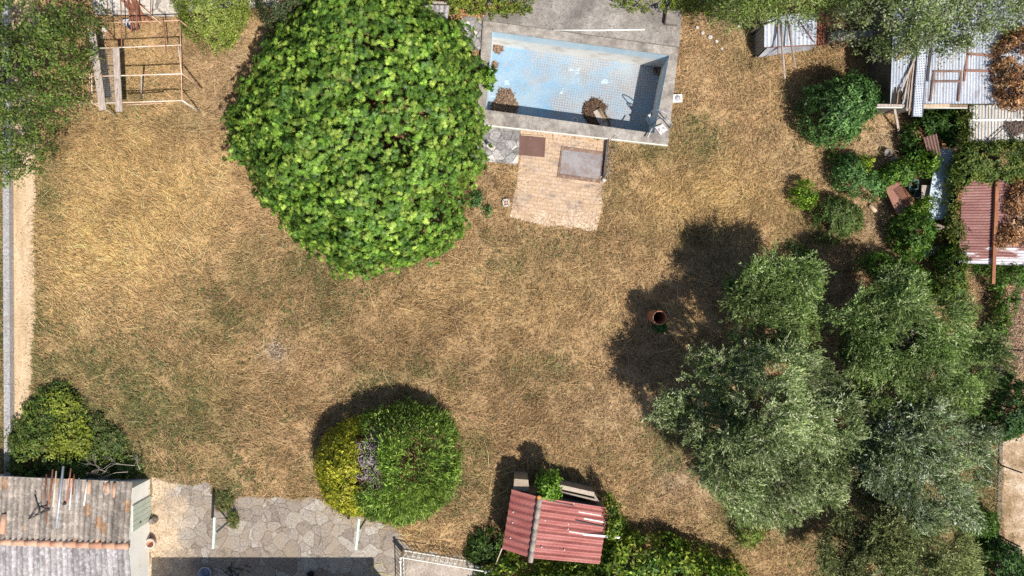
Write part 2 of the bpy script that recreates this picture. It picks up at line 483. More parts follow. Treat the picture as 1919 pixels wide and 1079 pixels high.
def poolwall():
    m = NT("pool_wall_paint")
    sx = m.n("ShaderNodeSeparateXYZ"); m.set(sx.inputs[0], m.pos())
    z = m.math('ADD', sx.outputs[2], m.math('MULTIPLY', m.math('SUBTRACT', m.noise(1.1,4), .5), .25))
    mr = m.n("ShaderNodeMapRange"); m.set(mr.inputs[0], z)
    mr.inputs[1].default_value = -.62; mr.inputs[2].default_value = -.42
    white = m.ramp(m.noise(1.6, 6, .65), [(.35,(.55,.5,.44)),(.5,(.72,.69,.63)),(.7,(.78,.76,.72))])
    blue = m.ramp(m.noise(2, 6, .65, m.mapv(scale=(1,1,.3))), [(.35,(.40,.55,.64)),(.6,(.53,.64,.7))])
    c = m.mix(mr.outputs[0], white, blue)
    f = m.noise(18, 4); m.bump(f, .2, .01)
    return m.done(c, .7, 0, .3)
POOLWALL = poolwall()

def panelwhite():
    m = NT("stained_white_panel")
    c = m.ramp(m.noise(.8, 6, .6), [(.3,(.34,.33,.3)),(.5,(.46,.44,.41)),(.7,(.53,.51,.48))])
    c = m.mix(m.ramp(m.noise(.9, 6, .7, m.mapv(loc=(5,5,0))), [(.57,0.),(.64,.8)]), c, (.15,.12,.11))
    f = m.noise(16, 4, .7)
    return m.done(m.mix(.25, c, m.ramp(f, [(.3,0.),(.7,1.)]), 'OVERLAY'), .5)
PANEL = panelwhite()

def perforated():
    m = NT("perforated_steel")
    v = m.mapv(rot=(0,0,R(-4.5)))
    fr = m.n("ShaderNodeVectorMath", {"operation": 'FRACTION'})
    ml = m.n("ShaderNodeVectorMath", {"operation": 'MULTIPLY'}); m.set(ml.inputs[0], v); ml.inputs[1].default_value = (10.5, 10.5, 0)
    m.set(fr.inputs[0], ml.outputs[0])
    d = m.n("ShaderNodeVectorMath", {"operation": 'DISTANCE'}); m.set(d.inputs[0], fr.outputs[0]); d.inputs[1].default_value = (.5,.5,0)
    hole = m.ramp(d.outputs["Value"], [(.2,1.),(.26,0.)])
    c = m.ramp(m.noise(2,4), [(.35,(.43,.46,.51)),(.65,(.55,.58,.62))])
    c = m.mix(hole, c, (.1,.1,.12))
    return m.done(c, .5, .15, .4)
PERF = perforated()

def soil():
    m = NT("dry_ground")
    v = m.mapv(scale=(1,1,1))
    c = m.ramp(m.noise(.35, 7, .65, v), [(.3,(.17,.115,.06)), (.5,(.25,.17,.09)), (.7,(.33,.24,.14))])
    f = m.noise(9, 6, .75)
    c = m.mix(.6, c, m.ramp(f, [(.3,0.),(.7,1.)]), 'OVERLAY')
    at = m.n("ShaderNodeAttribute", {"attribute_name": "Col"})
    c = m.mix(.75, c, m.mix(.5, at.outputs["Color"], m.mix(1.0, at.outputs["Color"], m.ramp(f, [(.3,.25),(.7,1.5)]), 'MULTIPLY')))
    m.bump(f, .8, .06)
    return m.done(c, .95, 0, .1)
SOIL = soil()
OUTER = surf("outer_ground", [(.16,.13,.06), (.26,.19,.1), (.33,.25,.14)], .15, fine=4, fine_amt=.5)

# ------------------------------------------------------------------ numpy helpers
def vnoise(x, y, seed):
    r = np.random.default_rng(seed); T = r.random((64, 64))
    xi = np.floor(x).astype(int); yi = np.floor(y).astype(int)
    fx = x - xi; fy = y - yi
    fx = fx*fx*(3-2*fx); fy = fy*fy*(3-2*fy)
    g = lambda a, b: T[a % 64, b % 64]
    return (g(xi,yi)*(1-fx)+g(xi+1,yi)*fx)*(1-fy) + (g(xi,yi+1)*(1-fx)+g(xi+1,yi+1)*fx)*fy
def fbm(x, y, scale, seed, oct=4):
    a, s, t, n = 1.0, 0.0, scale, 0.0
    for o in range(oct):
        s += a*vnoise(x*t + 11.3*o, y*t + 5.7*o, seed+o); n += a; a *= .55; t *= 2.03
    return s/n
def inpoly(x, y, poly):
    ins = np.zeros(len(x), bool); n = len(poly)
    for i in range(n):
        x1, y1 = poly[i]; x2, y2 = poly[(i+1) % n]
        if y1 == y2: continue
        c = ((y1 > y) != (y2 > y)) & (x < (x2-x1)*(y-y1)/(y2-y1) + x1)
        ins ^= c
    return ins
def edgedist(x, y, poly):
    d = np.full(len(x), 1e9); n = len(poly)
    for i in range(n):
        a = np.array(poly[i]); b = np.array(poly[(i+1) % n]); ab = b - a; L = (ab@ab) + 1e-12
        t = np.clip(((x-a[0])*ab[0] + (y-a[1])*ab[1])/L, 0, 1)
        d = np.minimum(d, np.hypot(x-a[0]-t*ab[0], y-a[1]-t*ab[1]))
    return d
def norm(v): return v / (np.linalg.norm(v, axis=-1, keepdims=True) + 1e-9)
def lerp(a, b, t): return a*(1-t) + b*t

def pick_cols(n, cols, w=None, jit=.15):
    cols = np.array(cols); idx = rng.choice(len(cols), n, p=w)
    c = cols[idx] * (1 + rng.normal(0, jit, (n, 1)))
    return np.clip(c, .004, .95)

def leaves(pos, nrm, k, L, W, a=(.1,.6), b=1.0, jitter=.02, fingers=1, fan=.6, bend=.15, twig=0.0, cols=None, w=None, cluster_jit=.12, colj=.12, swirl=None, tone=None):
    """k leaves round every cluster centre; returns quads (N*4,3) and colours. a: how far a leaf leans along the cluster normal."""
    n = len(pos)
    t1 = norm(np.cross(nrm, np.array([.31,.77,.55]) + rng.normal(0,.3,(n,3)))); t2 = np.cross(nrm, t1)
    az0 = rng.random(n)*2*np.pi
    az = az0[:,None] + np.arange(k)[None]*(2*np.pi/k)*1.0 + rng.normal(0,.35,(n,k))
    aa = rng.uniform(a[0], a[1], (n,k))
    tang = t1[:,None]*np.cos(az)[...,None] + t2[:,None]*np.sin(az)[...,None]
    d = norm(tang*b + nrm[:,None]*aa[...,None] + (swirl[:,None] if swirl is not None else 0) + rng.normal(0,.12,(n,k,3)))
    side = norm(np.cross(d, nrm[:,None] + rng.normal(0,.35,(n,k,3))))
    up = np.cross(side, d)
    base = pos[:,None] + rng.normal(0, jitter, (n,k,3))
    if twig > 0:
        td = norm(nrm*.8 + rng.normal(0,.6,(n,3)) + (swirl if swirl is not None else 0))
        base = base + td[:,None]*(rng.random((n,k))*twig)[...,None]
    l = L*rng.uniform(.7,1.25,(n,k)); wd = W*rng.uniform(.8,1.2,(n,k))
    c = pick_cols(n, cols, w, cluster_jit)
    if tone is not None: c = c*tone[:,None]
    cc = np.repeat(c[:,None], k, 1) * (1 + rng.normal(0, colj, (n,k,1)))
    quads, cl = [], []
    for fi in range(fingers):
        ang = 0 if fingers == 1 else (fi - (fingers-1)/2)*fan
        lf = l*(1.0 - .28*abs(ang))
        dd = d*math.cos(ang) + side*math.sin(ang); ss = side*math.cos(ang) - d*math.sin(ang)
        p0 = base; tip = base + dd*lf[...,None] - up*(bend*l)[...,None]
        mid = base + dd*(lf*.52)[...,None] + up*(bend*.25*l)[...,None]
        q = np.stack([p0, mid + ss*(wd/2)[...,None], tip, mid - ss*(wd/2)[...,None]], 2)
        quads.append(q.reshape(-1,3)); cl.append(np.repeat(cc.reshape(-1,3), 4, 0))
    q = np.concatenate(quads); c = np.clip(np.concatenate(cl), .004, .95)
    return q, np.concatenate([c, np.ones((len(c),1))], 1)

def dome(poly, n, z0, z1, fall=1.0, lump=None, seed=1, inner=.25, flat=.5, rough_edge=0.0, spacing=0.0):
    """n cluster centres on a lumpy dome over a plan outline (metres); inner share lies deeper inside."""
    r = np.random.default_rng(seed)
    poly = np.array(poly)
    lo, hi = poly.min(0), poly.max(0)
    gx, gy = np.meshgrid(np.linspace(lo[0],hi[0],60), np.linspace(lo[1],hi[1],60))
    gx, gy = gx.ravel(), gy.ravel(); ig = inpoly(gx, gy, poly)
    Rm = edgedist(gx[ig], gy[ig], poly).max()*fall
    if lump:
        s, amp = lump
        m = max(6, int((hi-lo).prod()/(s*s)*1.3))
        lc = r.uniform(lo, hi, (m,2)); lr = s*r.uniform(.7,1.3,m); lh = r.uniform(.45,1.0,m)
    def H(x, y):
        d = edgedist(x, y, poly)
        t = np.clip(d/Rm, 0, 1)
        z = z0 + (z1-z0)*(1-(1-t)**2)**flat
        if lump:
            best = np.zeros(len(x))
            for i in range(0, m):
                q = 1 - ((x-lc[i,0])**2 + (y-lc[i,1])**2)/(lr[i]**2)
                best = np.maximum(best, np.sqrt(np.clip(q,0,1))*lh[i])
            z = z + lump[1]*(best - .6)*np.clip(t*3, .25, 1)
        return z, t
    X, Y = [], []; tot = 0
    while tot < n:
        x = r.uniform(lo[0],hi[0],n*2); y = r.uniform(lo[1],hi[1],n*2)
        k = inpoly(x, y, poly); x, y = x[k], y[k]
        e = .04
        z, _ = H(x,y); zx, _ = H(x+e,y); zy, _ = H(x,y+e)
        g = np.hypot((zx-z)/e, (zy-z)/e)
        keep = r.random(len(x)) < np.minimum(np.sqrt(1+g*g), 3.2)/3.2
        X.append(x[keep]); Y.append(y[keep]); tot += keep.sum()
    x = np.concatenate(X)[:n]; y = np.concatenate(Y)[:n]
    z, t = H(x,y); e = .08
    zx, _ = H(x+e,y); zy, _ = H(x,y+e)
    gx_, gy_ = np.clip((zx-z)/e, -2.5, 2.5), np.clip((zy-z)/e, -2.5, 2.5)
    nr = norm(np.stack([-gx_, -gy_, np.ones(n)], 1))
    dep = np.where(r.random(n) < inner, r.random(n)*.9, r.random(n)*.12)
    p = np.stack([x,y,z],1) - nr*dep[:,None]*min(1.0, .3+.12*(z1-z0))
    p[:,2] = np.maximum(p[:,2], min(z0, .03))
    if rough_edge: p += nr*np.abs(r.normal(0, rough_edge, n))[:,None]
    if spacing:                                             # keep neighbours apart, so that dark gaps stay between them
        cell = {}; keep = []
        for i in range(len(p)):
            key = tuple((p[i]/spacing).astype(int)); ok = True
            for a in (-1,0,1):
                for b in (-1,0,1):
                    for c in (-1,0,1):
                        for j in cell.get((key[0]+a,key[1]+b,key[2]+c), ()):
                            if ((p[i]-p[j])**2).sum() < spacing**2: ok = False; break
                        if not ok: break
                    if not ok: break
                if not ok: break
            if ok: cell.setdefault(key, []).append(i); keep.append(i)
        p, nr = p[keep], nr[keep]
    return p, nr

def lobes_pts(lobes, n, seed=1, low=-.35, inner=.2):
    """cluster centres on the union of round boughs: lobes = (x,y,z,r,rz)"""
    r = np.random.default_rng(seed)
    L = np.array(lobes); a = L[:,3]**2; a = a/a.sum()
    per = r.choice(len(L), int(n*1.9), p=a)
    d = norm(r.normal(0,1,(len(per),3))); d = d[d[:,2] > low]; per = per[:len(d)]
    c = L[per,:3]; rad = np.stack([L[per,3], L[per,3], L[per,4]],1)
    dep = np.where(r.random(len(d)) < inner, r.uniform(.45,.95,len(d)), r.uniform(.88,1.1,len(d)))
    p = c + d*rad*dep[:,None]
    inside = np.zeros(len(p), bool)
    for l in L:
        q = ((p[:,0]-l[0])/l[3])**2 + ((p[:,1]-l[1])/l[3])**2 + ((p[:,2]-l[2])/l[4])**2
        inside |= q < .38
    keep = ~inside | (r.random(len(p)) < .25)
    p, d, rad = p[keep][:n], d[keep][:n], rad[keep][:n]
    p[:,2] = np.maximum(p[:,2], .05)
    return p, norm(d/rad)

def stems(name, root, base, tops, r0, parent, mat=BARK, bendy=.25):
    mb = MB(); b = Vector(base); rr = random.Random(len(tops)*7 + int(abs(b.x)*100))
    fork = b + Vector((rr.uniform(-.1,.1), rr.uniform(-.1,.1), min(t[2] for t in tops)*.35))
    mb.tube([b - Vector((0,0,.05)), b.lerp(fork,.5) + Vector((rr.uniform(-.06,.06),rr.uniform(-.06,.06),0)), fork], [r0*1.3, r0, r0*.85], 9)
    for t in tops:
        t = Vector(t); mid = fork.lerp(t,.5) + Vector((rr.uniform(-1,1),rr.uniform(-1,1),rr.uniform(0,.6)))*bendy
        mb.tube([fork, fork.lerp(mid,.55), mid, mid.lerp(t,.6)+Vector((rr.uniform(-1,1),rr.uniform(-1,1),0))*bendy*.3, t], [r0*.62, r0*.5, r0*.36, r0*.2, r0*.05], 7)
    return mb.build(name, mat, parent)

def outline(u, v, ru, rv, h=1.0, seed=0, n=26, jag=.12):
    r = np.random.default_rng(seed); ph = r.random(6)*6.28; am = r.random(6)*jag
    pts = []
    for i in range(n):
        t = 2*math.pi*i/n
        k = 1 + sum(am[j]*math.sin((j+2)*t + ph[j]) for j in range(6))*.6
        pts.append((u + ru*k*math.cos(t), v + rv*k*math.sin(t)))
    return XY(pts, h)

# ------------------------------------------------------------------ SETTING: ground with the hole of the pool
IN = [(922,58),(1254.5,103),(1226,249.5),(909,205)]          # rim of the basin, seen at coping height
OUT = [(905,38),(1272,89),(1252,271),(893,231)]
HCOP = 0.28
inner = [P(u,v,HCOP) for u,v in IN]; outer = [P(u,v,HCOP) for u,v in OUT]
midp = [(a+b)/2 for a, b in zip(inner, outer)]
xmin, xmax, ymin, ymax = -23.0, 23.0, -13.6, 13.6
cs = 0.2
nx, ny = round((xmax-xmin)/cs), round((ymax-ymin)/cs)
gx, gy = np.meshgrid(xmin+np.arange(nx+1)*cs, ymin+np.arange(ny+1)*cs)

GREEN = [(60,640,26,140,.8),(6,600,10,300,.9),(1000,690,70,40,.3),(250,760,190,100,.8),(140,700,110,90,.7),(420,600,90,60,.4),(330,820,140,70,.7),(600,590,90,50,.35),(1220,280,60,22,.75),(1312,262,34,40,.8),
         (800,700,70,30,.45),(720,720,90,40,.4),(1240,830,60,60,.35),(1400,980,90,50,.5),(90,360,30,90,.5),(620,880,60,60,.3),(240,190,60,40,.35),(1080,900,120,60,.25),
         (1090,960,60,60,.2),(560,520,150,60,.4),(420,900,60,40,.6),(1000,470,120,60,.2),(850,900,60,100,.3),(1500,180,60,120,.12),(1830,930,50,120,.5),(1700,900,160,160,.35),(1560,1000,120,80,.3)]
DARK = [(620,560,150,60,.7),(480,560,110,50,.5),(900,590,150,60,.45),(1000,760,150,120,.4),(500,740,130,70,.5),(720,640,120,60,.5),(1270,450,110,40,.5),(300,650,120,40,.5),(1120,420,60,60,.3),(880,380,50,50,.5),(380,130,60,50,.3),(1000,930,60,60,.4)]
GOLD = [(230,400,170,200,.9),(330,300,150,80,.5),(1330,370,170,90,.7),(900,560,180,70,.35),(1050,560,150,80,.2),(150,560,100,90,.5)]
BARE = [(515,658,26,26,1.0),(450,95,60,60,.5),(1290,900,70,60,.55),(1640,410,60,70,.6),(1650,260,50,40,.8),(1600,300,80,60,.35),(1480,280,60,50,.35),(320,915,40,20,.7),
        (1180,760,120,80,.25),(420,150,60,120,.3),(1800,530,50,60,.4),(1390,40,90,30,.3),(1890,620,30,110,.8),(900,340,40,40,.2)]
def patch(u, v, lst):
    s = np.zeros(len(u))
    for a, b, ra, rb, k in lst: s = np.maximum(s, k*np.exp(-(((u-a)/ra)**2+((v-b)/rb)**2)))
    return s
def ground_tone(x, y):
    """mean colour of the sward at a place: straw, gold, brown, green, bare"""
    u = x*FP/HC + U0; v = -y*FP/HC + V0
    n1 = fbm(x+50, y+50, .35, 11, 5); n2 = fbm(x+80, y+20, .9, 31, 4); n3 = fbm(x+10, y+90, 2.4, 51, 3)
    g = np.clip(patch(u,v,GREEN)*(.55+1.9*(n2-.36))*(.4+1.3*n3) + np.clip((n1-.56)*3.2,0,.5)*.75, 0, 1)
    go = np.clip(patch(u,v,GOLD)*(.4+1.2*n2) + np.clip((.44-n1)*1.5,0,.3), 0, 1)
    ba = np.clip(patch(u,v,BARE)*(.3+1.4*n3) + np.clip((n3-.68)*2.2,0,.5), 0, 1)
    br = np.clip(np.clip((n2-.46)*3.4, 0, 1)*.6 + patch(u,v,DARK)*(.3+1.2*n2), 0, .95)
    c = np.array([.49,.32,.17])*np.ones((len(x),3))*(.72+.56*n3)[:,None]
    c = lerp(c, np.array([.65,.44,.19]), go[:,None])
    c = lerp(c, np.array([.265,.165,.078]), br[:,None])
    c = lerp(c, np.array([.17,.17,.06]), g[:,None]*.85)
    c = lerp(c, np.array([.50,.375,.265]), ba[:,None]*.75)
    return c, g, go, ba
gv = np.stack([gx.ravel(), gy.ravel(), np.zeros(gx.size)], 1)
cellx = (xmin + (np.arange(nx)+.5)*cs); celly = (ymin + (np.arange(ny)+.5)*cs)
ccx, ccy = np.meshgrid(cellx, celly)
keepc = ~inpoly(ccx.ravel(), ccy.ravel(), [(p.x,p.y) for p in midp])
ii, jj = np.meshgrid(np.arange(nx), np.arange(ny))
q0 = (jj*(nx+1)+ii).ravel()[keepc]
gf = np.stack([q0, q0+1, q0+nx+2, q0+nx+1], 1)
gme = bpy.data.meshes.new("ground")
gme.from_pydata(gv.tolist(), [], gf.tolist())
gcol, _, _, _ = ground_tone(gv[:,0], gv[:,1])
at = gme.color_attributes.new("Col", 'FLOAT_COLOR', 'POINT')
at.data.foreach_set("color", np.concatenate([gcol, np.ones((len(gcol),1))],1).astype(np.float32).ravel())
gme.materials.append(SOIL)
ground = bpy.data.objects.new("ground", gme); COL.objects.link(ground); tag(ground, kind="structure")
ob = MB(); E = 400
ob.add([(-E,-E,0),(E,-E,0),(E,ymin,0),(-E,ymin,0),(-E,ymax,0),(E,ymax,0),(E,E,0),(-E,E,0),(xmin,ymin,0),(xmin,ymax,0),(xmax,ymin,0),(xmax,ymax,0)],
       [(0,1,2,3),(4,5,6,7),(3,8,9,4),(10,2,5,11)])
tag(ob.build("field", OUTER), kind="structure")

# paths, terrace, paved patches
def sheet(name, px, z, mat, depth=.25, h=None):
    mb = MB(); mb.prism([(p.x,p.y) for p in PP(px, z if h is None else h)], -depth, z)
    return tag(mb.build(name, mat), kind="structure")
def ragged(px, step=14, amp=5, seed=1, closed=True):
    r = random.Random(seed); out = []
    for i in range(len(px) if closed else len(px)-1):
        a, b = px[i], px[(i+1) % len(px)]
        L = math.hypot(b[0]-a[0], b[1]-a[1]); n = max(1, int(L/step))
        for k in range(n):
            t = k/n
            out.append((a[0]+(b[0]-a[0])*t + (r.uniform(-amp,amp) if k else 0), a[1]+(b[1]-a[1])*t + (r.uniform(-amp,amp) if k else 0)))
    return out
TERR_PX = ragged([(276,1150),(284,893),(330,905),(398,907),(404,958),(432,958),(440,932),(520,930),(596,934),(650,965),(742,985),(756,1012),(775,1030),(845,1040),(930,1062),(930,1150)], 16, 4, 3)
sheet("concrete_pavement", ragged([(762,1040),(860,1049),(925,1066),(935,1150),(757,1150)],14,2,9), .02, surf("worn_concrete", [(.25,.2,.165),(.36,.3,.25),(.43,.37,.31)], 1.4, fine=20, fine_amt=.45, stain=(1.3,.5,.7,(.17,.14,.11),.5)))
terrace = sheet("terrace", TERR_PX, .012, TERRACE)
PATH_PX = ragged([(19,-60),(68,-60),(66,330),(68,560),(62,705),(50,790),(10,900),(17,900)], 20, 2.5, 5)
sheet("sandy_path", PATH_PX, .008, SAND)
TRACK_PX = ragged([(1878,818),(2010,818),(2010,1160),(1882,1160)], 20, 3, 6)
sheet("pale_track", TRACK_PX, .008, PALEPATH)
TOPSLAB_PX = [(150,-60),(520,-60),(520,6),(480,10),(335,24),(322,30),(178,26)]
sheet("upper_pavement", TOPSLAB_PX, .16, crazy("upper_paving", .45, [(.45,.4,.34),(.53,.48,.42),(.57,.53,.47)], ((.13,.1,.085),(.36,.29,.22)), .02, None, .25, .4))
DECK_PX = [(908,10),(940,-50),(1279,-50),(1279,12),(1273,88),(905.5,37.5)]
deckmb = MB(); dp = PP(DECK_PX, .24); deckmb.prism([(p.x,p.y) for p in dp], -.2, .24)
tag(deckmb.build("pool_deck", CONC), kind="structure")
FLAG1_PX = [(858,30),(907,18),(904.5,40),(903,92),(870,92),(850,60)]
sheet("paving", FLAG1_PX, .2, FLAGS)
FLAG2_PX = [(885,229),(975,240.5),(973,290),(969,308),(918,303),(880,300)]
sheet("paving", FLAG2_PX, .05, FLAGS)
BRICK_PX = [(975.5,243),(1137,263)] + ragged([(1134,330),(1122,420),(1117,432),(1040,424),(955,406)], 12, 4, 8, False) + [(955,406),(968,345),(972,309),(976,291)]
sheet("brick_patio", BRICK_PX, .022, BRICK)

# ------------------------------------------------------------------ SWIMMING POOL
DEPTH = -1.6
pc = sum(inner, Vector())/4
pool = thing("swimming_pool", (pc.x, pc.y, 0), "empty pale blue swimming pool with peeling mosaic floor and stone rim", "swimming pool")
mb = MB()
cop = MB()
def quadlerp(a, b, c, d, s): return a.lerp(b, s), d.lerp(c, s)
for i in range(4):
    a, b = inner[i], inner[(i+1)%4]; A, B = outer[i], outer[(i+1)%4]
    L = (b-a).length; n = max(2, round(L/.95))
    for k in range(n):
        g = .006/L if 0 < k else 0
        p0, P0 = a.lerp(b, k/n + g), A.lerp(B, k/n + g)
        p1, P1 = a.lerp(b, (k+1)/n), A.lerp(B, (k+1)/n)
        dz = random.uniform(-.006,.006)
        lo = [Vector((p.x,p.y,-.3)) for p in (p0,p1,P1,P0)]; hi = [Vector((p.x,p.y,HCOP+dz)) for p in (p0,p1,P1,P0)]
        cop.hexa(lo, hi)
cop.build("coping", COPE, pool)
wl = MB()
fl = [Vector((p.x, p.y, DEPTH)) for p in inner]
for i in range(4):
    a, b = inner[i], inner[(i+1)%4]; n = 12
    for k in range(n):
        p0, p1 = a.lerp(b,k/n), a.lerp(b,(k+1)/n)
        wl.add([(p0.x,p0.y,DEPTH-.05),(p0.x,p0.y,-.29),(p1.x,p1.y,-.29),(p1.x,p1.y,DEPTH-.05)], [(0,1,2,3)])
        wl.add([(p0.x,p0.y,-.29),(p0.x,p0.y,HCOP-.03),(p1.x,p1.y,HCOP-.03),(p1.x,p1.y,-.29)], [(0,1,2,3)])
# walls stand 4 mm inside the coping blocks
cx, cy = pc.x, pc.y
wl.v = [(x + (cx-x)*.0012, y + (cy-y)*.0024, z) for x, y, z in wl.v]
wl.build("wall", POOLWALL, pool)
wb = MB(); o2, o3 = outer[2], outer[3]
for k in range(10):
    a, b = o3.lerp(o2, k/10), o3.lerp(o2, (k+1)/10)
    wb.beam((a.x,a.y-.02,.11),(b.x,b.y-.02,.11),.05,.24)
wb.build("outer_wall", WHITEWALL, pool)
fm = MB(); N = 14
vs = []
for j in range(N+1):
    for i in range(N+1):
        a = fl[0].lerp(fl[1], i/N); b = fl[3].lerp(fl[2], i/N); p = a.lerp(b, j/N)
        vs.append((p.x, p.y, DEPTH))
fm.add(vs, [(j*(N+1)+i, (j+1)*(N+1)+i, (j+1)*(N+1)+i+1, j*(N+1)+i+1) for j in range(N) for i in range(N)])
fm.build("pool_floor", POOLFLOOR, pool)
dr = MB(); dc = P(1077,226,DEPTH); dr.lathe(dc, [(.11,.01),(.14,.012),(.14,.03),(.11,.03)], 20, True); dr.build("drain", WHITEPAINT, pool)

def litter(name, px, h, top, n, label, cat, cols, L=.075, W=.05, seed=3, mat=LEAF_DULL, group=None):
    poly = XY(px, h); c = poly.mean(0)
    t = thing(name, (c[0], c[1], h), label, cat, group)
    p, nr = dome(poly, n, h+.01, h+top, .9, (.5,top*.3), seed, .1)
    nr = norm(nr*.25 + np.array([0,0,1.0]))
    p[:,2] = np.maximum(p[:,2], h+.015)
    q, col = leaves(p, nr, 3, L, W, (-.1,.25), cols=cols, jitter=.04, bend=.1, cluster_jit=.25)
    q[:,2] = np.maximum(q[:,2], h+.006)
    base = MB(); m = 24
    pts = [np.array(x) for x in poly]; ctr = np.array([c[0],c[1]])
    vs = [(c[0],c[1],h+top*.75)] + [(*(ctr+(p_-ctr)*.62), h+top*.6) for p_ in pts] + [(*(ctr+(p_-ctr)*.93), h+.004) for p_ in pts]
    k = len(pts)
    base.add(vs, [(0,1+i,1+(i+1)%k) for i in range(k)] + [(1+i,1+k+i,1+k+(i+1)%k,1+(i+1)%k) for i in range(k)])
    base.build("heap", surf("litter_heap", [(.09,.06,.04),(.17,.115,.08)], 8, fine=30), t)
    np_mesh("leaves", q, 4, mat, t, col)
    return t
BROWNLEAF = [(.21,.13,.085),(.29,.19,.125),(.15,.09,.06),(.34,.25,.18)]
litter("leaf_pile", ragged([(938,168),(954,170),(962,188),(969,196),(962,214),(922,210),(924,196),(934,184)],8,2,1), DEPTH, .1, 2200, "brown heap of dead leaves in the left end of the pool", "leaf pile", BROWNLEAF)
litter("leaf_pile", ragged([(1096,196),(1110,187),(1124,192),(1133,200),(1130,210),(1140,232),(1130,242),(1108,236),(1094,214)],8,2,2), DEPTH, .13, 2600, "wet dark heap of leaves by the south wall of the pool, under a log", "leaf pile", [(.13,.08,.05),(.19,.12,.075),(.09,.055,.035)])
litter("leaf_pile", ragged([(922,85),(938,86),(941,92),(934,99),(925,94)],6,2,3), DEPTH, .07, 240, "small patch of dead leaves in the top left corner of the pool", "leaf pile", BROWNLEAF)
litter("leaf_pile", ragged([(919,120),(928,118),(931,124),(925,129),(919,126)],5,1,4), DEPTH, .06, 140, "tiny clump of dead leaves by the left wall of the pool", "leaf pile", BROWNLEAF)
litter("leaf_pile", ragged([(1226,127),(1240,126),(1238,142),(1230,137)],6,2,5), DEPTH, .07, 160, "dark leaves in the shaded top right corner of the pool", "leaf pile", BROWNLEAF)
mb = MB(); mb.beam(P(1118,206,DEPTH+.2), P(1133,238,DEPTH+.12), .33, .12)
tag(mb.build("wood_plank", WOODGREY), "short grey plank lying on the wet leaf heap in the pool", "plank")
mb = MB(); mb.tube([P(1122,203,DEPTH+.24),P(1140,235,DEPTH+.1)], [.09,.07], 9)
tag(mb.build("log", WOODBROWN), "brown log beside the plank on the wet leaf heap in the pool", "log")

# ladder and lid in the corner of the pool
lc = P(1238,236,HCOP)
lad = thing("pool_ladder", (lc.x, lc.y, HCOP), "chrome pool ladder with two bent rails at the corner of the empty pool", "ladder")
for k, (u, v) in enumerate(((1240,217),(1249,233))):
    a = P(u+6, v+6, HCOP); 
    pts = [a, a+Vector((-.02,.02,.62)), a+Vector((-.16,.1,.8)), a+Vector((-.4,.2,.78)), a+Vector((-.55,.28,.5)), a+Vector((-.58,.3,-.6)), a+Vector((-.58,.3,-1.2))]
    mb = MB(); mb.tube(pts, .024, 8); mb.build("rail", STEEL, lad)
a, b = P(1246,223,HCOP)+Vector((-.58,.3,0)), P(1255,239,HCOP)+Vector((-.58,.3,0))
for z in (-.5,-.8,-1.1):
    mb = MB(); mb.beam(a+Vector((0,0,z)), b+Vector((0,0,z)), .12, .03); mb.build("step", WHITEPAINT, lad)
mb = MB()
pl = [P(1227,238,.4),P(1242,232,.38),P(1252,243,.35),P(1238,253,.34)]
mb.hexa([p-Vector((0,0,.05)) for p in pl], pl); mb.tube([P(1222,240,.43),P(1213,258,.5)], .03, 8)
tag(mb.build("white_board", surf("scuffed_white", [(.42,.42,.41),(.6,.6,.58)], 4, spots=((.2,.16,.16),9,.56,.7))), "scuffed white plastic board lying over the corner of the pool rim", "board")
mb = MB(); c = P(1268,186,0)
mb.prism([(c.x-.2,c.y-.17),(c.x+.2,c.y-.15),(c.x+.19,c.y+.17),(c.x-.19,c.y+.16)], -.02, .2)
sk = thing("skimmer_box", (c.x,c.y,0), "small white square skimmer box in the grass beside the right rim of the pool", "skimmer box")
mb.build("box", WHITEPAINT, sk)
mb = MB(); mb.lathe((c.x+.01,c.y,.2), [(.1,.0),(.12,.006),(.12,.02),(.0,.022)], 18); mb.build("lid", GREYPLASTIC, sk)
mb = MB(); mb.tube([P(1037,56,.28),P(1120,56.5,.275),P(1208,55,.28)], .035, 10)
tag(mb.build("pole", WHITEPAINT), "long thin white pole lying on the grey concrete above the pool", "pole")
blk = thing("concrete_block", P(1263,28,.24), "raised grey concrete block on the top right corner of the pool deck", "concrete block")
mb = MB(); pp = PP([(1252,9),(1277,11),(1270,46),(1247,43)], .5); mb.prism([(p.x,p.y) for p in pp], .235, .5); mb.build("block", CONC, blk)
mb = MB(); pp = PP([(1251,6),(1254,6),(1249,43),(1246,42)], .5); mb.prism([(p.x,p.y) for p in pp], .237, .46); mb.build("rusty_edge", RUST, blk)

# plates on the brick patio
mb = MB(); pp = PP([(974,254),(1022.5,258),(1020.5,294),(973,290)], .07); mb.prism([(p.x,p.y) for p in pp], .0, .07)
hp = thing("hatch", P(998,274), "dark brown square metal hatch in the brick patio by the flagstones", "hatch"); mb.build("cover", RUSTPLATE, hp)
mb = MB(); a, b = P(978,252.5,.08), P(1020,255,.08); mb.beam(a, b, .03, .03); mb.build("hinge_bar", WOODPALE, hp)
pt = thing("metal_plate", P(1087,308), "grey rectangular metal sheet in a rusty frame lying on the brick patio", "metal plate")
fr = [(1052.5,273.5),(1132,284.5),(1125,343),(1044,332)]
ins = [(1053,279),(1129,289),(1124,336),(1048,326)]
mb = MB(); F, I = PP(fr,.05), PP(ins,.05)
for i in range(4):
    q = [F[i],F[(i+1)%4],I[(i+1)%4],I[i]]
    mb.hexa([Vector((p.x,p.y,.0)) for p in q][::-1], [Vector((p.x,p.y,.062)) for p in q][::-1])
mb.build("frame", surf("rusty_frame", [(.14,.075,.055),(.24,.15,.11),(.34,.26,.21)], 6, fine=30, fine_amt=.5), pt)
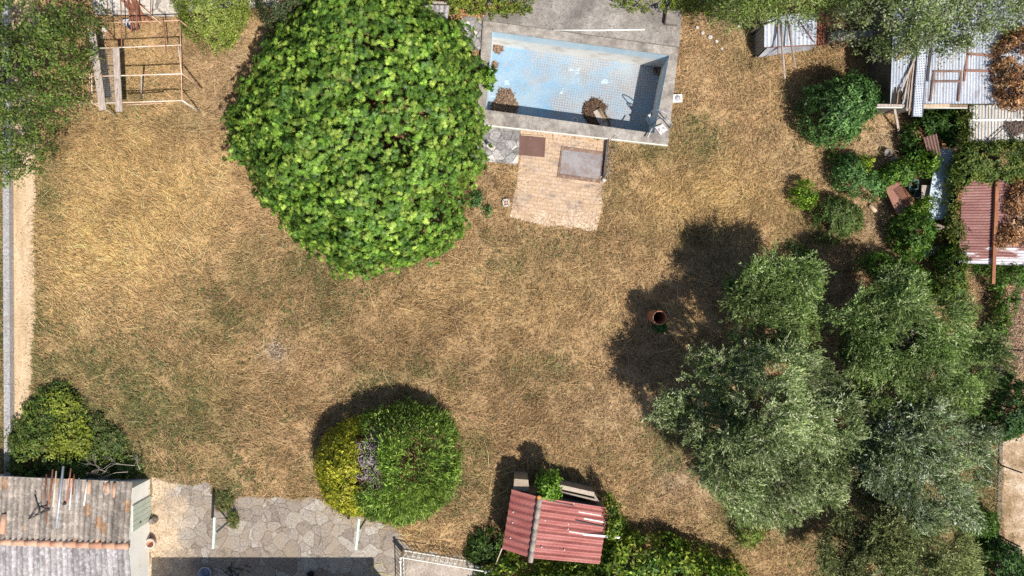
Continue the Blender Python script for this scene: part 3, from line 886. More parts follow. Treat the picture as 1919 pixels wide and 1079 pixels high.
mb = MB(); pp = PP([(1054,280),(1128.5,290),(1123.5,335.5),(1049,325.5)],.05); mb.prism([(p.x,p.y) for p in pp], .0, .05)
mb.build("sheet", surf("weathered_sheet", [(.22,.2,.2),(.29,.27,.27),(.33,.29,.28)], 1.2, fine=35, fine_amt=.5, stain=(1.6,.46,.62,(.24,.155,.125),.8)), pt)
kw = thing("low_wall", P(1134,300), "short dark crumbling wall along the right side of the brick patio", "wall")
mb = MB(); mb.beam(P(1139,262,.12), P(1132,332,.12), .1, .26); mb.build("wall", surf("crumbling_wall",[(.07,.055,.045),(.15,.12,.1)],6), kw)
mb = MB(); rr = random.Random(4)
for k in range(24):
    t = rr.random(); a = P(1140,260,.2).lerp(P(1133,335,.2), t)
    mb.tube([a, a+Vector((rr.uniform(-.1,.3),rr.uniform(-.25,.25),rr.uniform(.02,.2))), a+Vector((rr.uniform(0,.5),rr.uniform(-.4,.4),rr.uniform(-.15,.1)))], [.012,.009,.004], 5)
mb.build("dry_twigs", surf("dry_twig", [(.3,.24,.18),(.42,.34,.26)], 5), kw)
def rocks(pts, label, mat, cat="stone", group=None):
    for k, (u, v, r, hh) in enumerate(pts):
        mb = MB(); rr = random.Random(int(u*7+v)); m = 9
        c = P(u, v, 0); vs = []
        k_ = FP/HC
        for (rad, z) in ((1.0,-.02),(.95,hh*.6),(.6,hh)):
            for i in range(m):
                t = 6.283*i/m; q = r/k_*rad*(.8+.4*rr.random())
                vs.append((c.x+q*math.cos(t), c.y+q*math.sin(t)*.85, z + (rr.uniform(-.1,.1)*hh if z > 0 else 0)))
        vs.append((c.x,c.y,hh))
        fs = [(i,(i+1)%m,m+(i+1)%m,m+i) for i in range(m)] + [(m+i,m+(i+1)%m,2*m+(i+1)%m,2*m+i) for i in range(m)] + [(2*m+i,2*m+(i+1)%m,3*m) for i in range(m)]
        mb.add(vs, fs); tag(mb.build("stone", mat), label[k] if isinstance(label, list) else label, cat, group)
PALESTONE = surf("pale_stone", [(.42,.38,.34),(.58,.54,.49)], 6)
DARKSTONE = surf("dark_stone", [(.15,.12,.1),(.26,.21,.17)], 6)
rocks([(1131,338,5,.16)], "pale stone at the lower end of the dark wall by the brick patio", PALESTONE)
sb = thing("broken_box", P(948,380), "small broken white frame in the grass at the left edge of the brick patio", "broken box")
mb = MB()
for a, b in (((943,375),(953,374)),((953,374),(954,385)),((954,385),(944,386)),((944,386),(943,375))): mb.beam(P(*a,.08),P(*b,.08),.07,.14)
mb.build("frame", PALESTONE, sb)
mb = MB(); c = P(949,380); mb.lathe((c.x,c.y,0), [(.09,0),(.08,.07),(.03,.1),(0,.1)], 9); mb.build("filling", TERRA, sb)

# ------------------------------------------------------------------ TREES AND SHRUBS
def plant(name, label, cat, px, h_edge, z0, z1, n, k, L, W, cols, w=None, base=None, tops=None, r0=.12, lump=None, seed=1, fall=1.0, flat=.5, inner=.25,
          a=(.1,.6), fingers=1, fan=.6, bend=.15, twig=0., jitter=.03, mat=LEAF, group=None, rough=.11, swirl=None, cj=.17, lj=.14, spacing=0., gaps=.46, gap_scale=1.6):
    poly = XY(px, h_edge) if not isinstance(px, np.ndarray) else px
    c = poly.mean(0)
    t = thing(name, (c[0], c[1], 0) if base is None else (base[0], base[1], 0), label, cat, group)
    p, nr = dome(poly, n, z0, z1, fall, lump, seed, inner, flat, rough, spacing)
    under = np.zeros(0)
    if spacing > .15:
        p2, n2 = dome(poly, n//3, z0*.8, z1-.7, fall, lump, seed, .1, flat, .1, spacing*1.15)
        under = (p2, n2)
    if gaps and n > 300:                                    # thin places in the crown
        gp = fbm(p[:,0]+p[:,2]+7, p[:,1]+p[:,2]*.7+3, gap_scale, seed+200, 3)
        k_ = rng.random(len(p)) < np.clip((gp-gaps+.12)*7, .12, 1)
        p, nr = p[k_], nr[k_]
    if len(under): p, nr = np.concatenate([p, under[0]]), np.concatenate([nr, under[1]])
    tone = .72 + .62*fbm(p[:,0]+2, p[:,1]+9, .9, seed+300, 3)
    q, col = leaves(p, nr, k, L, W, a, fingers=fingers, fan=fan, bend=bend, twig=twig, jitter=jitter, cols=cols, w=w, cluster_jit=cj, colj=lj,
                    swirl=np.array(swirl)*np.ones((len(p),3)) if swirl is not None else None, tone=tone)
    q[:,2] = np.maximum(q[:,2], .02)
    np_mesh("crown", q, 4, mat, t, col)
    if tops is None:
        rr = random.Random(seed); tops = []
        for _ in range(6):
            i = rr.randrange(len(p)); tops.append((lerp(c[0],p[i,0],.7), lerp(c[1],p[i,1],.7), max(.25, p[i,2]*.8)))
    stems("trunk", t, (t.location.x, t.location.y, 0), tops, r0, t, bendy=.12*(z1+.5))
    return t

FIG = [(.14,.255,.03),(.105,.205,.026),(.19,.31,.04),(.07,.145,.021),(.265,.365,.058)]
fig_px = [(600,-60),(582,8),(550,48),(524,72),(498,100),(484,130),(492,150),(458,160),(448,185),(470,200),(450,214),(428,212),(424,226),(440,236),(470,250),(444,262),(428,282),(434,300),(452,294),(478,300),(488,345),(484,372),(512,384),(536,405),(545,432),(570,446),(580,464),(606,470),(625,490),(650,512),(676,514),(704,500),(722,488),(748,498),(770,484),(792,468),(822,474),(840,450),(864,438),(858,408),(870,385),(862,362),(880,340),(890,318),(914,300),(902,282),(892,262),(908,228),(900,205),(888,196),(902,170),(893,150),(900,132),(884,110),(882,96),(866,60),(856,40),(830,44),(800,28),(786,14),(770,-60)]
FIGT = [tuple(P(600,150,3.2)),tuple(P(760,140,3.2)),tuple(P(570,300,2.8)),tuple(P(800,320,2.8)),tuple(P(680,420,2.6)),tuple(P(690,230,3.9)),tuple(P(640,60,3.0)),tuple(P(840,200,2.6)),tuple(P(520,200,2.4)),tuple(P(740,360,3.2))]
plant("fig_tree", "huge bright green fig tree with big lobed leaves beside the empty pool", "tree", fig_px, 1.6, .5, 4.3, 20000, 11, .16, .034, FIG, fall=.8, lump=(.9,1.0), seed=5,
      a=(-.55,.65), fingers=5, fan=.42, bend=.28, jitter=.035, r0=.16, inner=.3, cj=.2, lj=.2, base=P(680,240), tops=FIGT, spacing=.2, rough=.22, gaps=.45, mat=LEAF_FIG, gap_scale=1.1)

# stray twig of the fig over the pool rim
plant("fig_shoot", "leafy fig shoot growing over the left rim of the pool", "shoot", outline(915,143,13,13,.5,2), .5, .35, .75, 34, 7, .2, .085, FIG, fingers=3, fan=.6, bend=.2, a=(.05,.5), r0=.02, seed=8)

OAK = [(.1,.165,.026),(.075,.13,.022),(.14,.205,.036),(.19,.22,.06),(.055,.085,.022)]
oak_px = [(-70,-60),(172,-60),(176,8),(190,24),(176,38),(152,50),(154,74),(162,90),(146,100),(158,112),(146,138),(136,158),(154,176),(144,190),(136,206),(128,222),(100,222),(88,240),(92,262),(72,284),(62,312),(40,318),(18,334),(-10,336),(-70,350)]
plant("oak_tree", "big dark green tree in the top left corner overhanging the sandy path", "tree", oak_px, 3.2, 1.8, 6.4, 9000, 7, .12, .062, OAK, fall=.9, lump=(1.1,1.1), seed=11, a=(.0,.8), twig=.2, jitter=.06, r0=.26, inner=.28, cj=.2, gaps=.46,
      base=P(60,120), tops=[tuple(P(20,40,4)),tuple(P(110,40,4)),tuple(P(100,160,4)),tuple(P(30,220,3.5)),tuple(P(10,140,5))])
LIME = [(.2,.26,.045),(.26,.31,.055),(.15,.2,.035),(.3,.34,.08)]
plant("bush", "rounded yellow-green bush right of the rusty pipe frame", "bush", [(318,-40),(470,-40),(462,10),(455,35),(440,52),(432,78),(410,86),(392,90),(372,74),(350,66),(338,46),(345,25),(325,10)], 1.2, .3, 2.4, 2600, 8, .09, .05, LIME, lump=(.55,.35), seed=12, a=(.0,.8), twig=.1, jitter=.05, r0=.05, cj=.22)
DKGREY = [(.07,.095,.035),(.05,.07,.028),(.1,.12,.05)]
plant("bush", "dark dull green bush at the top edge, tucked behind the fig tree", "bush", [(488,-50),(600,-50),(590,12),(560,30),(540,48),(512,62),(498,40),(484,20)], 1.4, .4, 2.6, 1100, 7, .11, .05, DKGREY, lump=(.6,.4), seed=13, a=(0,.8), twig=.15, r0=.06)
HEDGEY = [(.2,.25,.03),(.14,.2,.028),(.26,.29,.04),(.1,.14,.025)]
plant("hedge", "yellow-green hedge strip along the top edge beside the tiled lean-to roof", "hedge", ragged([(770,-50),(1005,-50),(998,8),(960,14),(900,20),(868,22),(830,14),(790,10)],16,4,3), .7, .1, 1.2, 1500, 8, .1, .055, HEDGEY, lump=(.5,.25), seed=14, r0=.04, a=(0,.8), twig=.08)
plant("hedge", "bright green hedge strip at the top edge behind the grey pool deck", "hedge", ragged([(1150,-50),(1345,-50),(1340,16),(1300,22),(1262,12),(1225,14),(1180,6),(1150,0)],16,4,4), .7, .1, 1.3, 1100, 8, .1, .055, HEDGEY, lump=(.5,.25), seed=15, r0=.04, a=(0,.8), twig=.08)
litter("leaf_litter", ragged([(848,20),(905,12),(960,8),(985,6),(960,16),(915,18),(905,30),(870,30),(855,38)],10,4,6), .2, .07, 900, "strip of orange-brown fallen leaves between the top hedge and the pool flagstones", "leaf litter", [(.42,.22,.1),(.5,.3,.15),(.3,.16,.08)])
WILL = [(.18,.25,.05),(.24,.31,.08),(.12,.175,.04),(.31,.35,.13)]
plant("tree", "light green leafy tree at the top edge hanging over the small iron shed", "tree", [(1335,-60),(1580,-60),(1580,20),(1552,24),(1530,10),(1522,28),(1500,24),(1470,30),(1440,28),(1425,26),(1408,36),(1385,34),(1372,38),(1350,22),(1340,8)], 3.0, 2.0, 4.8, 2900, 9, .15, .045, WILL, lump=(.8,.6), seed=16, a=(0,.8), twig=.25, jitter=.08, r0=.1, cj=.22)
GREYW = [(.19,.25,.075),(.25,.3,.12),(.135,.19,.05),(.33,.34,.22),(.085,.115,.04)]
plant("tree", "big grey-green tree at the top right hanging over the long iron roof", "tree", [(1560,-70),(2010,-70),(2010,20),(1935,22),(1905,50),(1880,40),(1862,68),(1838,62),(1815,92),(1796,84),(1780,110),(1762,96),(1748,76),(1730,84),(1712,100),(1690,88),(1670,102),(1655,110),(1650,78),(1630,74),(1605,58),(1585,62),(1570,34),(1560,10)], 3.6, 2.6, 6.0, 5600, 8, .13, .05, GREYW, lump=(.8,.8), seed=17, a=(0,.8), twig=.22, jitter=.1, r0=.18, inner=.3, cj=.28, rough=.1)

BAY = [(.08,.175,.045),(.115,.23,.06),(.165,.285,.09),(.05,.115,.032)]
plant("shrub", "large round deep green shrub left of the long iron shed", "shrub", outline(1568,207,57,53,1.0,33,n=44,jag=.2), 1.0, .15, 2.3, 2600, 8, .17, .06, BAY, lump=(.8,1.0), gaps=.5, rough=.16, seed=21, a=(0,.8), twig=.14, jitter=.05, r0=.07, cj=.25)
plant("shrub", "dark green double-lobed shrub beside the small yellow-green weed", "shrub", [(1568,306),(1575,294),(1592,292),(1606,298),(1614,318),(1640,334),(1656,342),(1652,360),(1634,372),(1612,362),(1590,362),(1570,350),(1564,330)], .5, .1, 1.2, 900, 8, .11, .05, BAY, lump=(.45,.3), seed=22, a=(0,.8), twig=.1, r0=.03, cj=.22)
YEL = [(.3,.38,.03),(.24,.34,.03),(.36,.42,.05)]
plant("weed", "small bright yellow-green weed at the top of the dark double shrub", "weed", outline(1613,308,11,13,.6,33), .6, .5, 1.1, 140, 6, .1, .05, YEL, seed=23, r0=.02, a=(0,.8))
plant("bush", "small round lime green bush alone in the dry grass", "bush", outline(1505,364,17,23,.4,34), .4, .05, .95, 420, 7, .1, .05, [(.2,.33,.03),(.26,.4,.04),(.14,.25,.025)], lump=(.3,.2), seed=24, r0=.02, a=(0,.8), twig=.06)
OLG = [(.12,.19,.05),(.16,.23,.06),(.09,.14,.035),(.2,.26,.09)]
plant("shrub", "olive green spreading shrub below the small lime bush", "shrub", [(1530,395),(1545,378),(1570,374),(1592,382),(1610,400),(1612,428),(1600,438),(1582,428),(1570,448),(1548,456),(1538,440),(1528,420)], .5, .08, 1.1, 1000, 8, .12, .035, OLG, lump=(.45,.3), seed=25, r0=.03, a=(.1,1.0), twig=.12, cj=.2)
plant("weed", "small yellowish weed above the dark double-lobed shrub", "weed", outline(1560,291,8,11,.2,36), .2, .03, .4, 90, 6, .08, .03, [(.2,.25,.05),(.15,.2,.04)], seed=26, r0=.015, a=(.1,.9))
plant("weed", "low ragged green weed at the edge of the olive tree shadow", "weed", [(1476,452),(1490,458),(1515,470),(1532,476),(1520,486),(1498,480),(1480,468)], .15, .02, .35, 160, 6, .1, .035, OLG, seed=27, r0=.015, a=(.1,.9))
plant("weed", "dark green weed tuft left of the brick patio, the larger of two", "weed", outline(892,374,11,13,.1,38), .1, .02, .4, 120, 6, .09, .04, BAY, seed=28, r0=.015, a=(.1,.9))
plant("weed", "dark green weed tuft left of the brick patio, the smaller of two", "weed", outline(914,394,7,8,.1,39), .1, .02, .28, 50, 6, .08, .035, BAY, seed=29, r0=.015, a=(.1,.9))
plant("weed", "tiny green weed at the foot of the rusty clay pipe", "weed", outline(1238,612,10,8,.1,40), .1, .02, .3, 70, 6, .1, .04, [(.05,.2,.04),(.08,.26,.05)], seed=30, r0=.015, a=(.1,.9))
MIDG = [(.09,.19,.03),(.12,.24,.035),(.065,.14,.025),(.17,.28,.05)]
plant("bush", "leafy green weed bush above the rust-red table top", "bush", [(1652,318),(1672,308),(1690,302),(1706,312),(1712,332),(1695,340),(1680,338),(1662,342),(1650,338)], .5, .05, 1.0, 420, 7, .13, .055, MIDG, lump=(.4,.3), seed=41, r0=.02, a=(0,.8), twig=.1)
plant("bush", "bright green sapling beside the brown corrugated offcut", "bush", [(1722,292),(1735,286),(1752,300),(1750,316),(1758,326),(1740,322),(1728,312)], .8, .3, 1.3, 190, 7, .14, .07, [(.17,.3,.035),(.22,.36,.04),(.12,.22,.03)], lump=(.3,.2), seed=42, r0=.02, a=(0,.7))
plant("bush", "green leafy bush below the rust-red table top", "bush", [(1680,412),(1700,402),(1722,398),(1742,404),(1738,420),(1752,430),(1744,444),(1728,450),(1732,472),(1712,480),(1690,470),(1678,450)], .8, .15, 1.5, 800, 8, .14, .06, MIDG, lump=(.4,.35), seed=43, r0=.03, a=(0,.8), twig=.12)
plant("bush", "bright green sprig arching over the edge of the pale blue sheet", "bush", [(1704,392),(1722,380),(1740,368),(1752,372),(1744,388),(1728,398),(1712,408)], 1.1, .7, 1.3, 160, 7, .12, .05, [(.2,.32,.04),(.15,.25,.035)], seed=44, r0=.02, a=(0,.8))
plant("bush", "dark green bushes in the shade in front of the long iron shed", "bush", [(1700,232),(1730,214),(1790,210),(1806,240),(1800,270),(1776,258),(1756,240),(1732,248),(1718,300),(1705,300),(1698,262)], .6, .1, 1.1, 1100, 7, .15, .06, [(.06,.13,.025),(.1,.2,.035),(.045,.09,.02)], lump=(.5,.4), seed=45, r0=.03, a=(0,.8), twig=.1, inner=.4)
plant("bush", "bright green bush at the top of the olive grove", "bush", [(1616,486),(1640,478),(1668,484),(1690,488),(1704,502),(1722,508),(1732,524),(1730,546),(1706,550),(1690,540),(1672,534),(1660,516),(1640,506),(1622,504)], .8, .15, 1.6, 1300, 8, .12, .055, MIDG, lump=(.5,.4), seed=46, r0=.04, a=(0,.8), twig=.1, cj=.22)
plant("creeper", "tall green creeper against the left edge of the rusty roof", "creeper", [(1772,470),(1790,456),(1804,466),(1802,490),(1800,520),(1806,548),(1790,566),(1768,560),(1748,548),(1756,520),(1760,492)], 1.0, .2, 1.5, 1100, 8, .12, .055, [(.09,.16,.03),(.13,.2,.035),(.17,.22,.04),(.06,.11,.02)], lump=(.45,.4), seed=47, r0=.04, a=(0,.8), twig=.12)
plant("laurel_bush", "dark glossy green bush growing through the wire fence", "bush", [(1822,740),(1850,728),(1868,712),(1895,706),(1930,720),(1935,800),(1900,812),(1880,822),(1850,824),(1832,806),(1828,780)], 1.0, .1, 2.0, 1500, 8, .15, .06, [(.05,.12,.03),(.075,.165,.035),(.035,.085,.02)], lump=(.5,.4), seed=48, r0=.05, a=(0,.8), twig=.1)
plant("bush", "light green bush below the lower olive tree by the fence", "bush", [(1795,965),(1815,952),(1845,956),(1864,968),(1858,992),(1838,1008),(1812,998),(1798,985)], .5, .05, 1.0, 600, 8, .12, .045, MIDG, lump=(.4,.3), seed=49, r0=.03, a=(0,.8), twig=.1)
plant("bush", "dark green bush in the bottom right corner by the fence", "bush", [(1836,1030),(1858,1010),(1880,1012),(1905,1030),(1922,1060),(1930,1130),(1840,1130),(1825,1080)], .9, .1, 1.8, 1300, 8, .14, .055, [(.06,.14,.035),(.09,.19,.04),(.04,.09,.025)], lump=(.45,.4), seed=50, r0=.04, a=(0,.8), twig=.1)
plant("vine", "green vine on the wire fence below the rusty roof", "vine", [(1864,500),(1880,498),(1925,500),(1925,530),(1898,540),(1902,570),(1888,596),(1878,640),(1866,640),(1872,590),(1876,550),(1862,530)], .7, .1, 1.2, 700, 7, .12, .055, MIDG, lump=(.4,.25), seed=51, r0=.03, a=(0,.8), twig=.1)
plant("sapling", "thin yellow-green sapling in the dry grass under the big olive tree", "sapling", [(1380,962),(1402,958),(1420,968),(1436,978),(1434,1000),(1416,1016),(1400,1030),(1386,1010),(1390,985)], .7, .2, 1.1, 200, 6, .13, .06, [(.2,.27,.05),(.15,.21,.04)], seed=52, r0=.02, a=(0,.8))

# olive trees: round boughs, narrow silvery leaves
OLIVE = [(.195,.25,.09),(.26,.315,.13),(.13,.18,.055),(.4,.43,.24),(.09,.125,.038)]
OLIVEG = [(.15,.225,.055),(.205,.285,.08),(.105,.165,.04),(.3,.365,.16),(.075,.12,.028)]
def olive(label, lob, n, cols, base, seed, wind=(.3,-.15,.1), k=18):
    L = []
    r = random.Random(seed)
    for (u, v, rp, h) in lob:
        p = P(u, v, h); rad = rp*(HC-h)/FP
        h = h*1.22; p = P(u, v, h); rad = rp*(HC-h)/FP
        h2 = h + r.uniform(-.45,.45)
        L.append((p.x, p.y, h2 - rad*.3, rad*.8, rad*.62))
        for s_ in range(4):                                  # smaller boughs round each one
            t = r.random()*6.283
            rr = rad*r.uniform(.26,.42); d = rad*r.uniform(.75,1.0)
            L.append((p.x+math.cos(t)*d, p.y+math.sin(t)*d, h2 - rad*.3 + rad*.6*r.uniform(-.2,.8), rr, rr*.8))
    b = P(*base)
    t = thing("olive_tree", (b.x,b.y,0), label, "olive tree", "olive trees in the right of the garden")
    p, nr = lobes_pts(L, n, seed)
    gp = fbm(p[:,0]+p[:,2]*.6+7, p[:,1]+3, 1.5, seed+200, 3)
    keep = rng.random(len(p)) < np.clip((gp-.36)*7, .08, 1); p, nr = p[keep], nr[keep]
    # neighbouring sprays lean the same way; some whole boughs show the silver side of their leaves
    ang = fbm(p[:,0]+30, p[:,1]+30, .55, seed, 2)*10
    lean = norm(nr*.75 + np.array(wind) + np.stack([np.cos(ang),np.sin(ang),np.zeros(len(p))],1)*.45 + rng.normal(0,.3,(len(p),3)))
    tone = np.clip(.1 + 1.85*fbm(p[:,0]+2, p[:,1]+9, .7, seed+300, 4), .5, 1.75)
    n_ = len(p); f = rng.random((n_,k))
    tl = rng.uniform(.35,.8,n_)
    base_ = p[:,None] + lean[:,None]*((f-.35)*tl[:,None])[...,None] + rng.normal(0,.022,(n_,k,3))
    d = norm(lean[:,None]*.9 + rng.normal(0,.42,(n_,k,3)))
    side = norm(np.cross(d, np.array([0,0,1.0]) + rng.normal(0,.55,(n_,k,3))))
    l = .12*rng.uniform(.7,1.3,(n_,k)); w = .032*rng.uniform(.8,1.2,(n_,k))
    mid = base_ + d*(l*.5)[...,None]
    q = np.stack([base_, mid+side*(w/2)[...,None], base_+d*l[...,None], mid-side*(w/2)[...,None]], 2).reshape(-1,3)
    c = pick_cols(n_, cols, None, .2)*tone[:,None]
    c = np.clip(np.repeat(c[:,None],k,1)*(1+rng.normal(0,.25,(n_,k,1))), .01, .8)
    col = np.concatenate([np.repeat(c.reshape(-1,3),4,0), np.ones((n_*k*4,1))],1)
    np_mesh("crown", q, 4, LEAF_DULL, t, col)
    tops = [(x, y, z) for x, y, z, ra, rz in L[::5]]
    stems("trunk", t, b, tops, .2, t, surf("olive_bark", [(.16,.13,.1),(.3,.26,.21)], 4, stretch=(1,1,.3)), .3)
    return t
olive("smaller olive tree above the grey-leaved one, close to the clay pipe", [(1430,555,52,2.9),(1480,560,52,2.9),(1400,545,30,2.5),(1455,600,58,3.0),(1495,530,38,2.6),(1445,510,30,2.4),(1500,600,42,2.5),(1410,600,40,2.6)], 4600, OLIVEG, (1440,570), 61)
olive("wide green olive tree between the grey-leaved olive and the wire fence", [(1625,590,58,3.0),(1690,570,52,3.0),(1700,640,80,3.8),(1770,610,60,3.1),(1800,670,62,3.0),(1640,650,58,3.2),(1740,700,70,3.3),(1680,730,52,2.8),(1600,650,34,2.5),(1830,700,34,2.3),(1780,740,42,2.4),(1650,690,50,2.6)], 9600, OLIVEG, (1690,640), 62)
olive("biggest silvery grey-leaved olive tree in the middle of the grove", [(1320,712,44,3.6),(1370,720,46,3.8),(1430,690,48,4.1),(1490,680,44,3.7),(1535,720,46,3.6),(1560,780,46,3.4),(1290,770,42,2.9),(1345,800,58,3.9),(1440,790,76,5.2),(1510,830,64,4.4),(1560,860,50,3.3),(1390,870,70,4.4),(1460,900,66,4.0),(1530,910,48,3.1),(1350,880,40,2.9),(1420,945,42,2.7),(1480,945,36,2.6),(1255,770,28,2.4)], 12500, OLIVE, (1420,780), 63)
olive("silvery olive tree on the right, in front of the pale track", [(1690,800,50,3.2),(1750,800,56,3.5),(1800,830,48,3.0),(1655,850,46,2.8),(1720,860,66,3.9),(1785,880,56,3.1),(1660,905,40,2.5),(1715,920,56,2.9),(1770,940,44,2.5),(1825,870,28,2.2)], 7600, [(.17,.22,.095),(.235,.285,.14),(.12,.165,.06),(.38,.42,.29),(.085,.115,.042)], (1720,850), 64)
olive("dull brownish-green olive tree cut off by the bottom edge", [(1600,1020,54,2.9),(1665,1000,56,3.0),(1730,1000,54,2.8),(1640,1060,70,3.2),(1720,1065,66,3.1),(1780,1040,44,2.5),(1580,1090,54,2.7),(1800,1100,50,2.5)], 6800, [(.15,.175,.058),(.195,.22,.08),(.11,.13,.042),(.26,.27,.12)], (1680,1050), 65)

# the clipped pair: yellow privet and the green conifer with a bare patch
con_px = [(690,848),(700,810),(720,785),(752,770),(785,766),(818,778),(842,800),(855,830),(858,862),(850,900),(834,932),(808,958),(776,972),(745,975),(715,964),(692,940),(680,910),(684,880)]
CON = [(.23,.35,.055),(.29,.42,.07),(.16,.26,.045),(.37,.49,.11),(.09,.16,.032)]
pair_px = [(592,868),(600,838),(618,812),(645,796),(676,786),(706,776),(752,766),(785,765),(818,778),(842,800),(855,830),(858,862),(850,900),(834,932),(808,958),(776,972),(745,976),(715,968),(692,962),(660,966),(632,958),(610,938),(596,905)]
YPR = [(.36,.36,.022),(.28,.3,.02),(.46,.43,.035),(.19,.23,.02),(.54,.49,.07)]
p, nr = dome(XY(pair_px, 1.2), 15000, .12, 2.75, .95, (.42,.28), 71, .2, .5, .09, .085)
u_ = p[:,0]*FP/(HC-p[:,2])+U0; v_ = -p[:,1]*FP/(HC-p[:,2])+V0
hole = ((u_-694-.12*(v_-868)*0)/24)**2 + ((v_-868)/70)**2 + (fbm(p[:,0],p[:,1],2.2,181,4)-.5)*3.4 < .9
hole &= (np.abs(u_-697) < 40) & (rng.random(len(p)) < .93)
west = (u_ < 678 + 10*np.sin(v_/17.0) + np.where(v_ > 930, (v_-930)*.5, 0)) & ~hole
east = ~hole & ~west
gp = fbm(p[:,0]+p[:,2], p[:,1]+3, 1.7, 171, 3)
thin = rng.random(len(p)) < np.clip((gp-.3)*7, .15, 1)
t = thing("conifer_bush", tuple(P(768,870)), "big round clipped green conifer bush with a dead patch of bare twigs", "bush", "clipped round bushes by the terrace")
e_ = east & thin
sw = np.tile([0,0,.45], (e_.sum(),1))
q, col = leaves(p[e_], nr[e_], 8, .2, .036, (.6,1.8), cols=CON, twig=.22, jitter=.035, bend=.1, swirl=sw, cluster_jit=.25, colj=.2, tone=(.62+.8*fbm(p[e_][:,0],p[e_][:,1],1.1,5,3)))
np_mesh("crown", q, 4, LEAF, t, col)
tw = MB(); rr = random.Random(9)
cc = P(735,868)
ctr = Vector((cc.x, cc.y, .6))
for i in np.nonzero(hole)[0][:750]:
    e = Vector(p[i]) - Vector(nr[i])*rr.uniform(.0,.3); s = ctr.lerp(e, rr.uniform(.72,.86)) + Vector((rr.uniform(-.15,.15),)*2 + (rr.uniform(-.1,.1),))
    m_ = s.lerp(e,.5)+Vector((rr.uniform(-.1,.1),rr.uniform(-.1,.1),rr.uniform(-.05,.12)))
    tw.tube([s, m_, e+Vector((rr.uniform(-.2,.2),rr.uniform(-.2,.2),rr.uniform(0,.1)))], [.02,.015,.006], 5)
tw.build("dead_twigs", surf("dead_twig", [(.3,.25,.25),(.5,.43,.41)], 6), t)
stems("trunk", t, cc, [tuple(ctr+Vector((.8,.2,1.2))), tuple(ctr+Vector((.3,-.9,1.1))), tuple(ctr+Vector((-.5,.2,1.1))), tuple(ctr+Vector((.1,.8,1.3)))], .12, t)
t = thing("privet_bush", tuple(P(648,880)), "golden-yellow bush pressed against the clipped green conifer", "bush", "clipped round bushes by the terrace")
w_ = west & thin
q, col = leaves(p[w_], nr[w_], 9, .095, .058, (0,.9), cols=YPR, twig=.1, jitter=.04, cluster_jit=.25, colj=.15, tone=(.65+.75*fbm(p[w_][:,0],p[w_][:,1],1.6,6,3)))
np_mesh("crown", q, 4, LEAF, t, col)
cb = P(648,880); stems("trunk", t, cb, [(cb.x-.5,cb.y,1.0),(cb.x+.3,cb.y+.8,1.2),(cb.x+.2,cb.y-.8,1.0)], .06, t)
LAUREL = [(.165,.255,.028),(.1,.185,.024),(.25,.335,.04),(.34,.41,.06),(.06,.115,.016)]
plant("hedge", "broad-leaved bright green hedge along the bottom edge below the red roof", "hedge", [(905,1150),(900,1085),(925,1062),(960,1048),(985,1052),(1010,1062),(1060,1060),(1110,1064),(1126,1058),(1130,1026),(1160,1012),(1190,1006),(1215,1016),(1245,1010),(1275,1018),(1300,1036),(1330,1040),(1350,1058),(1390,1060),(1410,1090),(1420,1150)], 1.2, .15, 1.9, 3300, 7, .2, .095, LAUREL, lump=(.6,.4), seed=73, a=(.05,.7), jitter=.05, bend=.15, r0=.06, cj=.25, inner=.35)
plant("bush", "dark green bush in the shade between the railing and the red roofed shed", "bush", ragged([(872,1046),(884,1022),(902,1000),(920,992),(936,996),(944,1020),(936,1052),(905,1056)],9,7,8), .3, .04, .45, 420, 7, .13, .06, [(.07,.13,.026),(.1,.17,.03),(.05,.095,.02)], lump=(.4,.3), seed=87, r0=.02, a=(0,.8), twig=.1)
plant("vine", "light green vine climbing the right edge of the red roofed shed", "vine", [(1132,930),(1142,925),(1152,945),(1160,965),(1172,972),(1160,985),(1158,1002),(1146,1010),(1136,1000),(1142,975),(1140,950)], 1.5, .6, 1.9, 240, 6, .14, .07, LAUREL, seed=74, r0=.02, a=(0,.7))
plant("bush", "bright green bush behind the red roofed shed, between stone and trough", "bush", [(1010,905),(1020,888),(1036,886),(1046,898),(1046,918),(1036,932),(1016,928)], 1.6, .9, 2.2, 240, 6, .17, .085, [(.16,.3,.035),(.22,.36,.045),(.11,.21,.028)], lump=(.3,.2), seed=75, r0=.03, a=(.05,.7))
IVY = [(.1,.16,.03),(.14,.2,.035),(.07,.115,.025),(.19,.22,.04)]
plant("ivy_mound", "sprawling mass of green ivy between the sandy path and the tiled hut", "ivy", ragged([(14,890),(10,830),(28,790),(50,752),(62,722),(84,728),(104,722),(128,730),(146,752),(158,780),(170,800),(178,835),(215,850),(240,868),(250,896),(180,898),(100,896),(40,896)],9,12,4), .35, .04, .55, 3400, 8, .1, .06, IVY, lump=(.6,.5), seed=76, r0=.05, a=(0,.8), twig=.1, cj=.25, inner=.3, rough=.12)
plant("ivy_mound", "yellower leafy patch on top of the ivy by the tiled hut", "ivy", ragged([(92,730),(116,728),(140,744),(146,770),(160,800),(170,830),(150,856),(124,860),(92,850),(88,826),(112,800),(100,770),(86,750)],8,8,6), .6, .3, .8, 800, 7, .1, .055, [(.24,.28,.035),(.19,.23,.03),(.3,.32,.05)], lump=(.5,.35), seed=77, r0=.03, a=(0,.8), twig=.1, cj=.2, rough=.12, gaps=.46)
plant("weed_bed", "low ragged green weeds spreading from the ivy along the back of the hut", "weeds", ragged([(160,800),(185,775),(215,800),(232,815),(250,850),(264,885),(255,896),(245,893),(210,890),(175,880),(165,840)],9,9,7), .2, .03, .4, 1500, 7, .09, .045, [(.1,.15,.035),(.14,.19,.045),(.2,.21,.08),(.07,.11,.028)], lump=(.4,.25), seed=80, r0=.015, a=(0,.9), gaps=.52, cj=.25)
